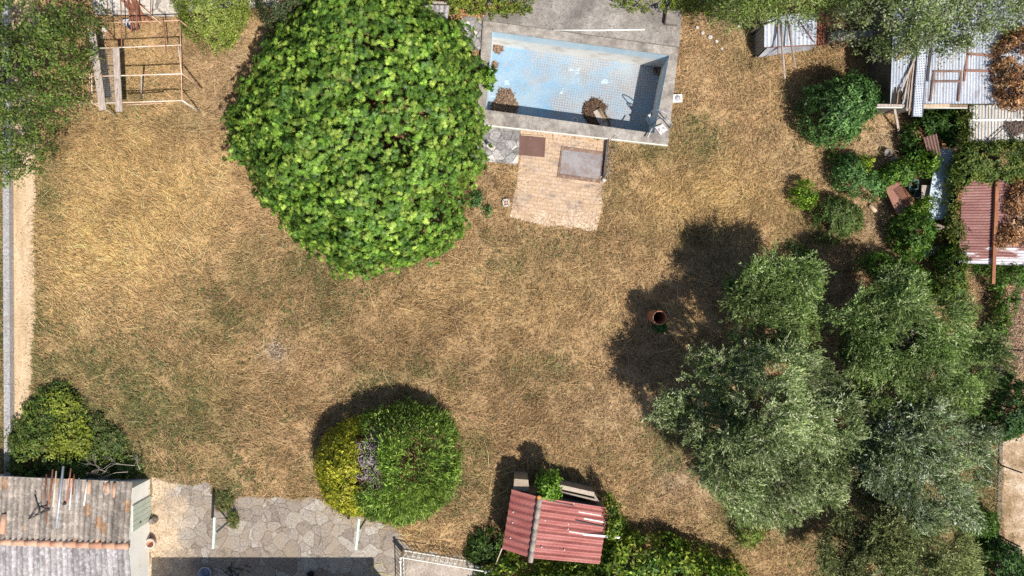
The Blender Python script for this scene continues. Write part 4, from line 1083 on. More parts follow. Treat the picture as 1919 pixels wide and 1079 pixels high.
db = thing("dead_branch", P(215,882), "bare grey dead branch lying over the ivy behind the tiled hut", "branch")
mb = MB(); rr = random.Random(3)
def twigs(mb, a, d, L, r, lev, rr):
    b = a + d*L; mid = a.lerp(b,.5) + Vector((rr.uniform(-.1,.1),rr.uniform(-.1,.1),rr.uniform(-.02,.1)))*L
    mb.tube([a, mid, b], [r, r*.75, r*.5], 6)
    if lev:
        for k in range(3):
            dd = (d + Vector((rr.uniform(-.8,.8),rr.uniform(-.8,.8),rr.uniform(-.2,.3)))).normalized()
            twigs(mb, a.lerp(b, rr.uniform(.4,1)), dd, L*rr.uniform(.5,.75), r*.5, lev-1, rr)
for (u,v,dx,dy,L) in ((252,872,-1,.1,1.1),(240,884,-1,-.2,1.2),(205,886,-.8,.5,.8),(262,880,-.3,.9,.5)):
    twigs(mb, P(u,v,1.15), Vector((dx,dy,.1)).normalized(), L*.85, .015, 3, rr)
mb.build("branch", surf("dead_wood", [(.3,.25,.21),(.44,.38,.33)], 5), db)
plant("weed", "dry green weed between the two white posts on the terrace", "weed", [(430,962),(445,958),(448,976),(440,990),(430,980)], .1, .02, .25, 130, 6, .1, .03, [(.13,.17,.04),(.2,.2,.06)], seed=78, r0=.012, a=(.1,.9))
plant("weed", "green weed on the grass edge right of the thin shadow line", "weed", [(405,925),(430,922),(440,938),(428,952),(408,950)], .1, .02, .22, 150, 6, .1, .03, [(.12,.15,.04),(.17,.18,.06)], seed=79, r0=.012, a=(.1,.9))

# ------------------------------------------------------------------ TILED HUT (bottom left)
def wall_prism(mb, px, z0, z1, inset=0):
    mb.prism([(p.x,p.y) for p in PP(px)], z0, z1)
def tile_tones(o, waves, res, m, seed):
    nu = waves*res + 1; N = len(o.data.vertices)
    r = np.random.default_rng(seed)
    i = np.arange(N) % nu; j = (np.arange(N) % (nu*(m+1)))//nu
    col = np.clip(i//res, 0, waves-1); row = (j + r.integers(0,4,waves)[col])//4
    T = (r.normal(1.08, .1, (waves, m))*r.normal(1, .1, (waves, 1)))[col, np.clip(row,0,m-1)]
    warm = (r.random((waves, m)) < .045)[col, np.clip(row,0,m-1)]
    ph = (i % res)/res
    c = np.stack([T*np.where(warm,1.25,1), T*np.where(warm,.9,1), T*np.where(warm,.65,1), np.ones(N)],1)
    at = o.data.color_attributes.new("Col", 'FLOAT_COLOR', 'POINT')
    at.data.foreach_set("color", c.astype(np.float32).ravel())
hut = thing("tiled_hut", P(130,992), "low cream hut with a lichen-covered tiled roof in the bottom left corner", "hut")
ze, zr = 1.62, 2.0
base_e = [P(282,897), P(281.5,992), P(280,1088)]
base_w = [P(-70,885), P(-70,985), P(-70,1080)]
mb = MB()
vs = []
for b in (base_e, base_w):
    vs += [(b[0].x,b[0].y,-.05),(b[2].x,b[2].y,-.05),(b[2].x,b[2].y,ze-.06),(b[1].x,b[1].y,zr-.08),(b[0].x,b[0].y,ze-.06)]
mb.add(vs, [(0,1,2,3,4),(9,8,7,6,5),(0,4,9,5),(4,3,8,9),(3,2,7,8),(2,1,6,7),(1,0,5,6)])
mb.build("wall", CREAM, hut)
rN = [P(-70,889,ze), P(247,902.5,ze), P(239,1021,zr), P(-74,1011,zr)]
rS = [P(-74,1013,zr), P(239,1023,zr), P(247,1130,ze-.02), P(-78,1122,ze-.02)]
mb = MB(); mb.corr(rN[0], rN[1], rN[2], rN[3], 30, .06, m=22, res=10, round_=True, sag=.02, seed=2, thick=.03, step=.03)
tile_tones(mb.build("roof", TILES, hut), 30, 10, 22, 1)
mb = MB(); mb.corr(rS[0], rS[1], rS[2], rS[3], 30, .06, m=22, res=10, round_=True, sag=.02, seed=3, thick=.03, step=.03)
tile_tones(mb.build("roof", TILES2, hut), 30, 10, 22, 2)
mb = MB(); a, b = P(-74,1012.5,zr+.0), P(240,1023,zr+.0)
for k in range(13):
    p, q = a.lerp(b,k/13), a.lerp(b,(k+1.04)/13)
    mb.tube([p+Vector((0,0,random.uniform(-.006,.006))), q+Vector((0,0,.012))], [.125,.135], 12)
mb.build("ridge_tiles", TERRA, hut)
mb = MB(); a, b = P(8,963,ze+.24), P(4,1000,ze+.36); mb.tube([a,b],[.12,.11],10); mb.build("verge_tile", TERRA, hut)
mb = MB()
for k,(u,v) in enumerate(((90,935),(88,905),(95,912),(113,908),(109,906),(118,915))): pass
for (u0,v0,u1,v1,w) in ((168,899,166,925,.2),(84,903,83,915,.2),(202,904,203,925,.2),(215,905,214,932,.18),(197,907,196,920,.16)):
    hN = lambda v: ze + (zr-ze)*(v-900)/118.0
    mb = MB(); mb.tube([P(u0,v0,hN(v0)+.02),P(u1,v1,hN(v1)+.02)], [w*.42,w*.36], 8); mb.build('patch_tile', TERRA, hut)

dr_ = MB()
ds, de = P(282,928), P(281.6,975)
for k in range(5):
    a, b = ds.lerp(de,(k+.03)/5), ds.lerp(de,(k+.97)/5)
    dr_.hexa([(a.x-.01,a.y,.02),(a.x+.045,a.y,.02),(b.x+.045,b.y,.02),(b.x-.01,b.y,.02)][::-1],[(a.x-.01,a.y,1.6),(a.x+.045,a.y,1.6),(b.x+.045,b.y,1.62),(b.x-.01,b.y,1.62)][::-1])
door = dr_.build("door", DOORGREEN, hut)
mb = MB(); mb.beam(ds.lerp(de,.8)+Vector((.05,0,.95)), ds.lerp(de,.8)+Vector((.09,0,1.1)), .03,.03); mb.build("handle", DARKMETAL, door)
hN = lambda v: ze + (zr-ze)*(v-902)/118.0 + .09
rods = [("rusty pipe lying on the tiled roof, outermost to the left of the bundle",RUST,430,140,405,380,.028),("brown steel angle on the tiled roof, second from the left of the bundle",RUST,488,95,450,420,.036),("grey-white tube on the tiled roof just left of the thickest steel tube",PALEPIPE,520,110,490,440,.03),
        ("thickest long bright steel tube on the tiled roof",STEEL,585,65,520,640,.05),("red pipe on the tiled roof crossing the orange tile",surf("red_pipe",[(.3,.1,.07),(.42,.17,.12)],4),655,85,615,400,.03),("short dark rust pipe at the eave, right of the orange tile",RUST,685,140,668,330,.028),
        ("thin white tube on the tiled roof, right of the orange tile",WHITEPAINT,668,195,640,470,.026),("thin grey tube on the tiled roof between the two white ones",STEEL,730,175,700,450,.026),("short white tube on the tiled roof, nearest to the green door",WHITEPAINT,805,210,775,430,.034),
        ("thin brown rod down the tiled roof below the leftmost pipe",RUST,438,400,428,600,.022)]
for lab, m_, x0, y0, x1, y1, r_ in rods:
    u0, v0, u1, v1 = x0/4.927, 860+y0/4.927, x1/4.927, 860+y1/4.927
    mb = MB(); mb.tube([P(u0,v0,hN(v0)+.02), P(u1,v1,hN(v1)+.01)], r_, 8)
    tag(mb.build("pipe", m_), lab, "pipe", "pipes lying on the tiled roof")
mb = MB(); mb.corr(P(127,896,1.72),P(136,896.5,1.72),P(133.5,913,1.76),P(126,912,1.76),2,.03,m=3,round_=True); tag(mb.build("roof_tile", TERRA), "loose bright orange tile lying on the pipes on the tiled roof", "roof tile")
mb = MB(); c = P(122,943,hN(943)); mb.lathe((c.x,c.y,c.z-.03), [(.05,0),(.07,.05),(.05,.14),(0,.15)], 10); tag(mb.build("vent_cap", DARKMETAL), "small black cap on the tiled roof at the end of the red pipe", "cap")
ant = thing("antenna", P(74,960,hN(960)), "dark bent metal aerial lying on the tiled roof", "antenna")
for name, a, b in (("mast",(65,925),(74,961)),("boom",(53,972),(93,955)),("boom",(71,947),(93,956)),("rod",(72,948),(54,971))):
    mb = MB(); mb.tube([P(a[0],a[1],hN(a[1])+.06), P(b[0],b[1],hN(b[1])+.05)], .024 if name != "rod" else .012, 7); mb.build(name, DARKMETAL, ant)
# strip of wall along the sandy path
bw = thing("boundary_wall", P(12,600), "long narrow rough concrete wall top along the left edge of the sandy path", "wall")
mb = MB()
for k in range(16):
    a, b = P(lerp(9.5,14.5,k/16),-60+k*60,.28), P(lerp(9.5,14.5,(k+1)/16),-60+(k+1)*60-.4,.28)
    mb.beam(a-Vector((0,0,.15)), b-Vector((0,0,.15)), .26, .36)
mb.build("wall", GRAVEL, bw)
mb = MB(); mb.beam(P(17.8,-60,.1),P(20.5,880,.1),.07,.2); mb.build("kerb", surf("grey_mortar",[(.36,.35,.35),(.5,.49,.48)],2), bw)

# clay pots against the hut
pot = thing("clay_pot", P(287,1016), "round clay pot with a pale rim against the hut wall", "pot")
c = P(288,1014)
mb = MB(); mb.lathe((c.x,c.y,0), [(.13,0),(.17,.16),(.18,.32),(.155,.345),(.145,.3),(.12,.1),(0,.08)], 18); mb.build("body", TERRA, pot)
mb = MB(); mb.lathe((c.x,c.y,.31), [(.15,.0),(.21,.0),(.215,.05),(.15,.052)], 18, True); mb.build("rim", PALESTONE, pot)
rocks([(290,973,8,.32)], "dark brown rock beside the green door of the hut", DARKSTONE, "rock")
rocks([(262,940,3,.1),], "small stone at the foot of the hut wall", DARKSTONE)

# clothes-line posts
for k, (bu,bv,tu,tv,a,b,lab) in enumerate(((430,975,404,998.5,(402.5,969),(400,1028),"white T-shaped clothes line post on the terrace nearer the hut"),(687,970,672.5,993,(673.5,972),(667.5,1030),"white T-shaped clothes line post beside the golden bush"))):
    t = thing("clothes_line_post", P(bu,bv), lab, "clothes line post", "clothes line posts on the terrace")
    h = 1.6
    mb = MB(); mb.beam(P(bu,bv,-.05), P(tu,tv,h-.03), .075, .075); mb.build("post", surf("grey_paint",[(.3,.32,.32),(.42,.44,.43)],5), t)
    mb = MB(); mb.beam(P(*a,h), P(*b,h), .085, .085); mb.build("crossbar", MINT, t)

# white garden railings
def railing(name, lab, b0, b1, h, n, scrolls=()):
    t = thing(name, b0, lab, "railing", "white garden railings")
    up = Vector((0,0,1))
    mb = MB(); mb.beam(b0+up*h, b1+up*h, .035, .035); mb.build("top_rail", WHITEPAINT, t)
    mb = MB(); mb.beam(b0+up*.1, b1+up*.1, .03, .03); mb.build("bottom_rail", WHITEPAINT, t)
    for k in range(1, n):
        p = b0.lerp(b1, k/n)
        mb = MB(); mb.tube([p+up*.11, p+up*(h-.02)], .011, 6); mb.build("bar", WHITEPAINT, t)
    d = (b1-b0).normalized()
    for s in scrolls:
        c = b0.lerp(b1, s) + up*h*.55
        mb = MB()
        for sx in (-1,1):
            pts = []
            for i in range(17):
                a = i/16*2.6*math.pi; r_ = .13*(1-.045*i)
                pts.append(c + d*(sx*.13 + r_*math.cos(a)*sx) + up*r_*math.sin(a))
            mb.tube(pts, .012, 6)
        mb.build("scroll", WHITEPAINT, t)
    for p, r_ in ((b0,.05),(b1,.055)):
        mb = MB(); mb.lathe((p.x,p.y,0), [(r_,-.02),(r_,h+.06),(r_*1.25,h+.07),(r_*1.25,h+.1),(0,h+.13)], 12); mb.build("post", WHITEPAINT, t)
    return t
railing("garden_railing", "white ornamental iron railing running towards the red roofed shed", P(757,1030), P(912,1056), .95, 18, (.16,.42,.58,.86))
railing("garden_railing", "white iron railing seen end-on, running down out of the bottom edge", P(756.5,1036), P(759,1130), .95, 12)
mb = MB(); mb.tube([P(941,1027,1.5),P(929,1057,.9)], .022, 7); tag(mb.build("rod", PALEPIPE), "thin pale rod leaning between the railing and the red roofed shed", "rod")
mb = MB(); pts = []
for i in range(20):
    a = i/19*4.2+1.2; pts.append(P(707+10*math.cos(a), 1066-9*math.sin(a), .03))
mb.tube([P(718,1055,.03)]+pts+[P(722,1076,.03),P(735,1079,.03)], .014, 6)
tag(mb.build("garden_hose", surf("yellow_hose",[(.5,.5,.16),(.58,.58,.25)],3)), "thin yellow garden hose looped at the corner of the house shadow", "hose")
bk = thing("bucket", P(390,1066), "round bluish bucket in the shade of the house", "bucket")
c = P(389,1070); mb = MB(); mb.lathe((c.x,c.y,0), [(.2,0),(.25,.32),(.235,.32),(.19,.03),(0,.03)], 20); mb.build("body", surf("blue_plastic",[(.2,.25,.36),(.3,.35,.45)],4,rough=.4), bk)
mb = MB(); mb.lathe((c.x,c.y,.3), [(.24,0),(.27,.0),(.27,.03),(.24,.03)], 20, True); mb.build("rim", GREYPLASTIC, bk)
mb = MB(); rr = random.Random(12)
for k in range(16):
    a = P(rr.uniform(430,470), rr.uniform(1058,1082), rr.uniform(.02,.12)); mb.tube([a, a+Vector((rr.uniform(-.5,.5),rr.uniform(-.4,.4),rr.uniform(0,.1)))], .018, 6)
tag(mb.build("scrap_heap", DARKMETAL), "small heap of dark scrap rods in the shade of the house", "scrap heap")
mb = MB(); c = P(584,1074); mb.lathe((c.x,c.y,0), [(.11,0),(.15,.2),(.14,.2),(.1,.02),(0,.02)], 16)
tag(mb.build("flower_pot", DARKMETAL), "empty dark flower pot at the bottom edge in the house shade", "pot")
# the house whose shadow falls over the terrace stands just below the picture
HH = 4.0
hs = thing("house", P(575,1250), "pale house below the bottom edge whose shadow covers the terrace paving", "house")
mb = MB(); wall_prism(mb, [(362,1139),(765,1139),(765,1500),(362,1500)], 0, HH-.15); mb.build("wall", CREAM, hs)
mb = MB(); wall_prism(mb, [(356,1130),(770,1130),(770,1510),(356,1510)], HH-.15, HH); mb.build("roof", TILES3, hs)

# ------------------------------------------------------------------ RED ROOFED SHED
rs = thing("garden_shed", P(1045,985), "garden shed with faded red corrugated roof and grey ridge tiles", "shed")
zl, zrg, zr_ = 1.55, 1.95, 1.5
nw, rn, rsd, sw_ = P(959,916.5,zl), P(1012,931.5,zrg), P(994,1046,zrg), P(941,1029,zl)
ne, se = P(1140,951.5,zr_), P(1124,1057.5,zr_)
mb = MB(); mb.corr(nw, sw_, rsd, rn, 8.5, .03, m=8, res=10, sag=.005, seed=5); mb.build("roof", REDROOF, rs)
mb = MB(); mb.corr(rn, rsd, se, ne, 8.5, .03, m=14, res=10, sag=.006, seed=6); mb.build("roof", REDROOF, rs)
RIDGE = surf("grey_ridge_tile", [(.17,.14,.12),(.3,.25,.21),(.36,.3,.25)], 1.6, fine=20)
mb = MB(); a, b = rn+Vector((0,.05,.02)), rsd+Vector((0,-.12,.02))
for k in range(6):
    p, q = a.lerp(b,k/6), a.lerp(b,(k+1.05)/6)
    mb.tube([p, q+Vector((0,0,.015))], [.115,.1], 12)
mb.build("ridge_tiles", RIDGE, rs)
mb = MB(); pts = [(nw,.35),(ne,.35),(se,-.35),(sw_,-.35)]
cxy = (nw+ne+se+sw_)/4
wpx = [cxy + (p-cxy)*.93 for p, _ in pts]
mb.prism([(p.x,p.y) for p in wpx], -.02, 1.4); mb.build("wall", surf("shed_block_wall",[(.22,.19,.16),(.33,.29,.25)],2), rs)
g0, g1 = cxy+(rn-cxy)*.93, cxy+(rsd-cxy)*.93
mb = MB()
for p, q, r_ in ((wpx[0],g0,wpx[1]),(wpx[3],g1,wpx[2])):
    mb.add([(p.x,p.y,1.39),(r_.x,r_.y,1.39),(q.x,q.y,zrg-.08)],[(0,1,2)])
mb.build("gable", DARKWALL, rs)
dmb = MB(); a, b = wpx[0].lerp(wpx[1],.1), wpx[0].lerp(wpx[1],.35); nrm = Vector((b-a)).normalized().cross(Vector((0,0,1))); nrm.z = 0; nrm = -nrm if nrm.y < 0 else nrm
c0, c1 = a+nrm*.02, b+nrm*.02
dmb.beam((c0.x,c0.y,.68),(c1.x,c1.y,.68),.05,1.3); dmb.build("door", WOODBROWN, rs)
# worn white streaks where the paint has gone
def on_roof(u, v):
    # height of the right slope at a photo pixel
    t = (u-1003)/(1132-1003); return lerp(zrg, zr_, t) + .045
for (u0,v0,u1,v1,w) in ((1084,959,1126,966,.03),(1094,971.5,1134,979,.05),(1066,996,1132,1006,.035)):
    mb = MB(); mb.beam(P(u0,v0,on_roof(u0,v0)), P(u1,v1,on_roof(u1,v1)), w, .012); mb.build("patch_strip", WHITEPAINT, rs)
for (u0,v0,u1,v1) in ((1027,938,1076,947),(1079,975,1130,987)):
    mb = MB(); mb.beam(P(u0,v0,on_roof(u0,v0)+.002), P(u1,v1,on_roof(u1,v1)+.002), .035, .012); mb.build("gap_strip", DARKMETAL, rs)
SCREW = WHITEPAINT
for (x,y) in ((1420,455),(1380,610),(1350,800),(1205,582),(1180,780),(1237,425),(965,517),(962,597),(945,712),(1378,645)):
    u, v = 720+x/3.998, 830+y/3.998
    z = on_roof(u,v) if u > 1000 else lerp(zl, zrg, (u-950)/53)+.045
    c = P(u,v,z); mb = MB(); mb.lathe(c, [(.028,-.02),(.028,0),(.012,.014),(0,.016)], 8); mb.build("screw_washer", SCREW, rs)
mb = MB(); c = P(1010,932,zrg+.11); mb.lathe(c, [(.07,-.03),(.085,.0),(.06,.03),(0,.04)], 12); mb.build("orange_lichen", surf("orange_lichen",[(.6,.2,.02),(.7,.3,.05)],8), rs)
mb = MB(); mb.beam(P(1093,1002,1.68),P(1161,1008.5,1.62),.04,.03); mb.beam(P(1095,1000,1.69),P(1162,1006.5,1.63),.03,.03)
tag(mb.build("lath", WHITEPAINT), "weathered white lath on the red roof sticking out past the eave", "lath")
mb = MB(); pp = PP([(964,897),(990,899),(992,921),(962,919)], 1.4)
mb.hexa([Vector((p.x,p.y,.0)) for p in pp][::-1], pp[::-1])
tag(mb.build("stone_block", surf("tan_stone",[(.3,.235,.17),(.4,.32,.245)],3,fine=20)), "tan stone block standing at the upper left corner of the red roofed shed", "stone block")
tr = thing("stone_trough", P(1082,925), "long narrow grey stone trough behind the red roofed shed", "trough")
o = PP([(1046,910),(1114,925),(1123,940),(1050,924)], 1.3); i_ = PP([(1051,915),(1111,928),(1116,935),(1054,921)], 1.3)
mb = MB()
for k in range(4):
    q = [o[k],o[(k+1)%4],i_[(k+1)%4],i_[k]]
    mb.hexa([Vector((p.x,p.y,0)) for p in q][::-1], q[::-1])
TR = surf("trough_stone",[(.27,.22,.17),(.38,.32,.26)],3,fine=22); mb.build("basin", TR, tr)
mb = MB(); mb.prism([(p.x,p.y) for p in i_], 0, 1.15); mb.build("soil", surf("trough_soil",[(.05,.06,.025),(.09,.1,.04)],6), tr)
mb = MB(); a, b = P(1046,911,1.33), P(1113,926,1.33); mb.beam(a,b,.17,.05); mb.build("rim", surf("trough_rim",[(.4,.32,.25),(.5,.42,.34)],3), tr)

# ------------------------------------------------------------------ CLAY PIPE in the olive shade
cp = thing("clay_pipe", P(1221,591), "tall rust-red clay pipe standing open-topped in the olive tree shadow", "pipe")
c0, c1 = P(1221,591.3), P(1236.5,596.6,1.85)
mb = MB(); n = 28; ax = (Vector((c1.x,c1.y,1.85)) - Vector((c0.x,c0.y,0)))
prof = [(.255,0),(.255,.6),(.262,1.2),(.265,1.7),(.285,1.72),(.285,1.85),(.25,1.85),(.245,1.7),(.235,.3),(.0,.3)]
vs, fs = [], []
for r_, z in prof:
    q = c0 + Vector((ax.x,ax.y,0))*(z/1.85)*.5
    for k in range(n):
        t_ = 6.28318*k/n; vs.append((q.x+r_*math.cos(t_), q.y+r_*math.sin(t_), z))
for i in range(len(prof)-1):
    for k in range(n): fs.append((i*n+k,i*n+(k+1)%n,(i+1)*n+(k+1)%n,(i+1)*n+k))
mb.add(vs, fs, True); mb.build("shaft", surf("clay_pipe",[(.26,.105,.06),(.4,.18,.11),(.46,.25,.17)],2,fine=22,fine_amt=.3), cp)
mb = MB(); mb.lathe((c0.x+ax.x*.1,c0.y+ax.y*.1,.29), [(.236,0),(.236,.02),(0,.02)], 24); mb.build("bottom", HOLE, cp)

# ------------------------------------------------------------------ PIPE FRAME (top left)
fr_ = thing("pergola", P(280,140), "rusty tube pergola frame standing in the grass in the top left", "pergola")
HF = 2.0
def bar(name, a, b, m_, r_=.026, h0=HF, h1=HF):
    mb = MB(); pa, pb = P(*a,h0), P(*b,h1); mid = pa.lerp(pb,.5)+Vector((0,0,-.015)); mb.tube([pa,mid,pb], r_, 7); return mb.build(name, m_, fr_)
for a, b, m_ in (((172,42.5),(337,38),RUSTPIPE),((160,91),(340,84),PALEPIPE),((150,143.5),(341,138),PALEPIPE),((145,194.5),(342,188),PALEPIPE),((232,196.5),(305,193),RUSTPIPE)): bar("crossbar", a, b, m_)
for a, b, m_ in (((168,50),(173,193),PALEPIPE),((164.5,88),(169,178),RUSTPIPE),((337,38),(341,188),RUSTPIPE),((333.5,84),(340.5,140),PALEPIPE)): bar("side_rail", a, b, m_)
for a, b in (((200,-10),(206,92)),((226,-10),(228,90)),((254.5,-10),(256,58)),((283,-10),(281,40)),((306,34),(312,100))): bar("rafter_and_shadow", a, b, RUST, .02, HF+.045, HF+.045)  # rusty rods; some are solid tubes standing in for mere shadow lines
for a, b, m_ in (((341,188),(378,212),WHITEPAINT),((173,193),(221,217),PALEPIPE),((337,38),(376,70),RUSTPIPE),((170,45),(221,76),RUSTPIPE),((341,138),(379,165),RUSTPIPE)):
    bar("post", a, b, m_, .028, HF, -.03)
bar("prop", (265,140), (264,187), WOODGREY, .035, HF, 0)
mb = MB(); rr = random.Random(6)
for k in range(11):
    a, b = P(184+k*2.6,88+k*0.3,HF+.03), P(189+k*2.6,192,HF+.03); mb.tube([a,a.lerp(b,.5)+Vector((0,0,-.05)),b], .0022, 4)
for k in range(30):
    t_ = k/29; a, b = P(184,88,HF+.03).lerp(P(189,192,HF+.03),t_), P(212,90,HF+.03).lerp(P(216,192,HF+.03),t_); mb.tube([a,a.lerp(b,.5)+Vector((0,0,-.05)),b], .0022, 4)
mb.build("wire_netting", STEEL, fr_)
mb = MB(); mb.beam(P(172.5,60,HF+.09), P(193,206,HF+.06), .27, .045)
tag(mb.build("plank", WOODGREY), "longer weathered grey plank lying across the pipe frame by the oak tree", "plank", "planks on the pipe frame")
mb = MB(); mb.beam(P(217.5,90,HF+.07), P(223.5,209,HF+.06), .245, .045)
tag(mb.build("plank", WOODGREY), "shorter weathered grey plank, the right one of two on the pipe frame", "plank", "planks on the pipe frame")
bk = thing("bucket", P(253,48), "dark blue bucket on the ground at the top of the pipe frame", "bucket")
c = P(255,50); mb = MB(); mb.lathe((c.x,c.y,0), [(.17,0),(.215,.3),(.2,.3),(.16,.03),(0,.03)], 20); mb.build("body", BLUEDARK, bk)
mb = MB(); mb.lathe((c.x,c.y,.29), [(.2,0),(.235,0),(.235,.03),(.2,.03)], 20, True); mb.build("rim", BLUEDARK, bk)
mb = MB(); pp = PP([(230,36),(245,35),(246,45),(232,46)],.25); mb.hexa([Vector((p.x,p.y,0)) for p in pp][::-1], pp[::-1])
tag(mb.build("crate", surf("pale_blue_crate",[(.4,.46,.58),(.52,.57,.66)],5)), "pale blue plastic crate left of the dark blue bucket", "crate")
mb = MB(); rr = random.Random(8)
for k in range(26):
    a = P(rr.uniform(242,262), rr.uniform(4,36), rr.uniform(.18,.5)); d = Vector((rr.gauss(.25,.25), rr.gauss(-.6,.35), rr.gauss(0,.08)))
    mb.beam(a-d*.6, a+d*.6, rr.uniform(.03,.09), .02)
tag(mb.build("scrap_heap", RUST), "heap of rusty iron scrap on the pale slabs above the bucket", "scrap heap")
mb = MB(); mb.beam(P(190,20,.6), P(216,32,.2), .06, .04); mb.beam(P(262,10,.5),P(302,44,.15),.04,.04); tag(mb.build("slats", WOODPALE), "pale wooden slats leaning by the oak at the top of the pipe frame", "slats")
rocks([(196,57,6,.14),(194,70,5,.1)], ["white stone in the grass near the top of the left plank, the larger one","white stone just below the larger white stone by the left plank"], PALESTONE)
# small lean-to roof of grey tiles, half under the fig
lt = thing("lean_to", P(818,26), "small grey barrel-tiled lean-to roof poking out beside the fig tree", "lean-to")
mb = MB(); mb.corr(P(784,8,.9), P(842,10,.9), P(838,44,.62), P(780,42,.62), 6, .04, m=6, round_=True, sag=.01, thick=.03); mb.build("roof", TILES3, lt)
mb = MB(); pp = PP([(788,10),(842,12),(838,38),(784,37)]); mb.prism([(p.x,p.y) for p in pp], 0, .55); mb.build("wall", surf("lean_wall",[(.3,.26,.22),(.4,.35,.3)],2), lt)
mb = MB(); mb.tube([P(788,14,.95),P(786,34,.8)],[.09,.08],8); mb.build("patch_tile", TERRA, lt)
mb = MB(); pp = PP([(470,9),(560,2),(560,6),(470,14)],.32); mb.prism([(p.x,p.y) for p in pp], .1, .32); tag(mb.build("kerb", CONC), kind="structure")

# ------------------------------------------------------------------ SMALL IRON SHED (top right)
ss = thing("iron_shed", P(1470,75), "small shed of pale corrugated iron sheets under the light green tree", "shed")
hz = 1.08
mb = MB(); mb.corr(P(1432,28,hz+.15), P(1531,24,hz+.15), P(1529,83,hz), P(1432,88,hz), 13, .025, m=8, sag=.006, seed=8); mb.build("roof", GALV, ss)
mb = MB(); mb.corr(P(1432,30,hz-.02), P(1433,91,hz-.02), P(1414,109,.0), P(1412,46,.0), 9, .03, m=4, seed=9)
mb.build("side_wall", GREYSHEET, ss)
mb = MB(); mb.corr(P(1436,90,hz-.35), P(1531,83,hz-.35), P(1514,95,.02), P(1419,108,.02), 13, .02, m=4, seed=10)
mb.build("front_wall", GALV, ss)
mb = MB(); mb.beam(P(1436,88,hz-.1),P(1526,84,hz-.1),.05,.06); mb.build("rail", RUST, ss)
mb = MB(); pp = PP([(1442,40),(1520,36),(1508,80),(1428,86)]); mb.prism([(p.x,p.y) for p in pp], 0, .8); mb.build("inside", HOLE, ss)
mb = MB(); mb.tube([P(1463,38,hz+.24),P(1466,90,1.62),P(1471,147,2.0)], [.05,.045,.035], 8); tag(mb.build("pole", WOODGREY), "long grey pole lying over the small iron shed and reaching far out over the grass", "pole", "poles on the small iron shed")
mb = MB(); mb.tube([P(1477,40,hz+.24),P(1484,88,1.5),P(1491,128,1.75)], [.055,.045,.03], 8); tag(mb.build("pole", surf("brown_pole",[(.24,.19,.16),(.34,.28,.24)],3,stretch=(1,.3,1))), "darker crooked pole beside the long one on the small iron shed", "pole", "poles on the small iron shed")
mb = MB(); mb.tube([P(1457,40,hz+.22),P(1458,106,hz+.24)], .022, 7); tag(mb.build("pole", RUST), "thin rusty rod on the small iron shed, left of the two poles", "rod", "poles on the small iron shed")
mb = MB(); mb.tube([P(1496,36,hz+.2),P(1527,80,hz+.08)], .018, 6); tag(mb.build("rod", RUST), "thin rusty rod lying slantwise over the small iron shed roof", "rod")
mb = MB(); mb.corr(P(1530,26,.95), P(1548,24,.95), P(1546,84,.9), P(1529,86,.9), 4, .025, m=6, seed=11)
tag(mb.build("iron_sheet", RUST), "narrow rust-brown corrugated sheet standing against the small iron shed", "iron sheet")
gw = thing("garden_wall", P(1605,72), "low pale stone wall between the small iron shed and the long iron shed", "wall")
mb = MB(); rr = random.Random(5)
for k in range(14):
    a, b = P(1548+k*8.4,75-k*.6), P(1548+(k+.96)*8.4,75-(k+1)*.6); h_ = .5+rr.uniform(-.05,.08)
    mb.beam((a.x,a.y,h_/2),(b.x,b.y,h_/2),.3+rr.uniform(-.04,.05),h_)
mb.build("wall", surf("rubble_wall",[(.22,.18,.15),(.36,.31,.27),(.46,.42,.38)],4,fine=20,fine_amt=.5), gw)
litter("hedge_cuttings", ragged([(1556,78),(1600,76),(1640,74),(1640,86),(1600,88),(1558,90)],9,3,2), .0, .3, 500, "line of brown dry cuttings at the foot of the low stone wall", "cuttings", [(.3,.2,.11),(.38,.26,.15),(.2,.13,.08)])

# ------------------------------------------------------------------ LONG IRON SHED
ls = thing("iron_shed", P(1740,130), "long open shed with a pale galvanised corrugated roof in the top right corner", "shed")
hl = 2.2
mb = MB(); mb.corr(P(1676,-40,hl+.2), P(1960,-40,hl+.2), P(1958,194,hl), P(1668,194,hl), 52, .02, m=14, sag=.008, seed=12)
mb.build("roof", GALV, ls)
mb = MB(); pp = PP([(1672,-40),(1960,-40),(1960,205),(1668,205)]); q = [P(1674,-40,hl),P(1955,-40,hl),P(1955,190,hl),P(1672,190,hl)]
mb.hexa([Vector((p.x,p.y,0)) for p in q], [Vector((p.x,p.y,hl-.1)) for p in q]); mb.build("wall", DARKWALL, ls)
mb = MB(); mb.beam(P(1643,197.5,hl-.02),P(1727,199,hl-.02),.1,.1); mb.build("front_beam", WOODGREY, ls)
mb = MB(); mb.beam(P(1727,199,hl-.02),P(1778,198,hl-.02),.13,.1); mb.build("front_beam", WOODPALE, ls)
mb = MB(); mb.beam(P(1778,198,hl-.02),P(1812,199,hl-.02),.1,.1); mb.build("front_beam", WOODBROWN, ls)
mb = MB(); mb.beam(P(1642,201.5,hl-.06),P(1812,202.5,hl-.06),.03,.08); mb.build("gutter", WHITEPAINT, ls)
mb = MB()
a = [P(1674,163,hl+.035),P(1694,163,hl+.035),P(1691,194,hl+.035),P(1671,194,hl+.035)]; mb.hexa([p-Vector((0,0,.03)) for p in a][::-1], a[::-1]); mb.build("opening", HOLE, ls)
mb = MB(); mb.beam(P(1684,163,hl+.06),P(1681,194,hl+.06),.045,.03); mb.build("slat", WOODBROWN, ls)
def roofbar(mb, a, b, w=.07, dz=.07, t=.05): mb.beam(P(*a,hl+dz), P(*b,hl+dz), w, t)
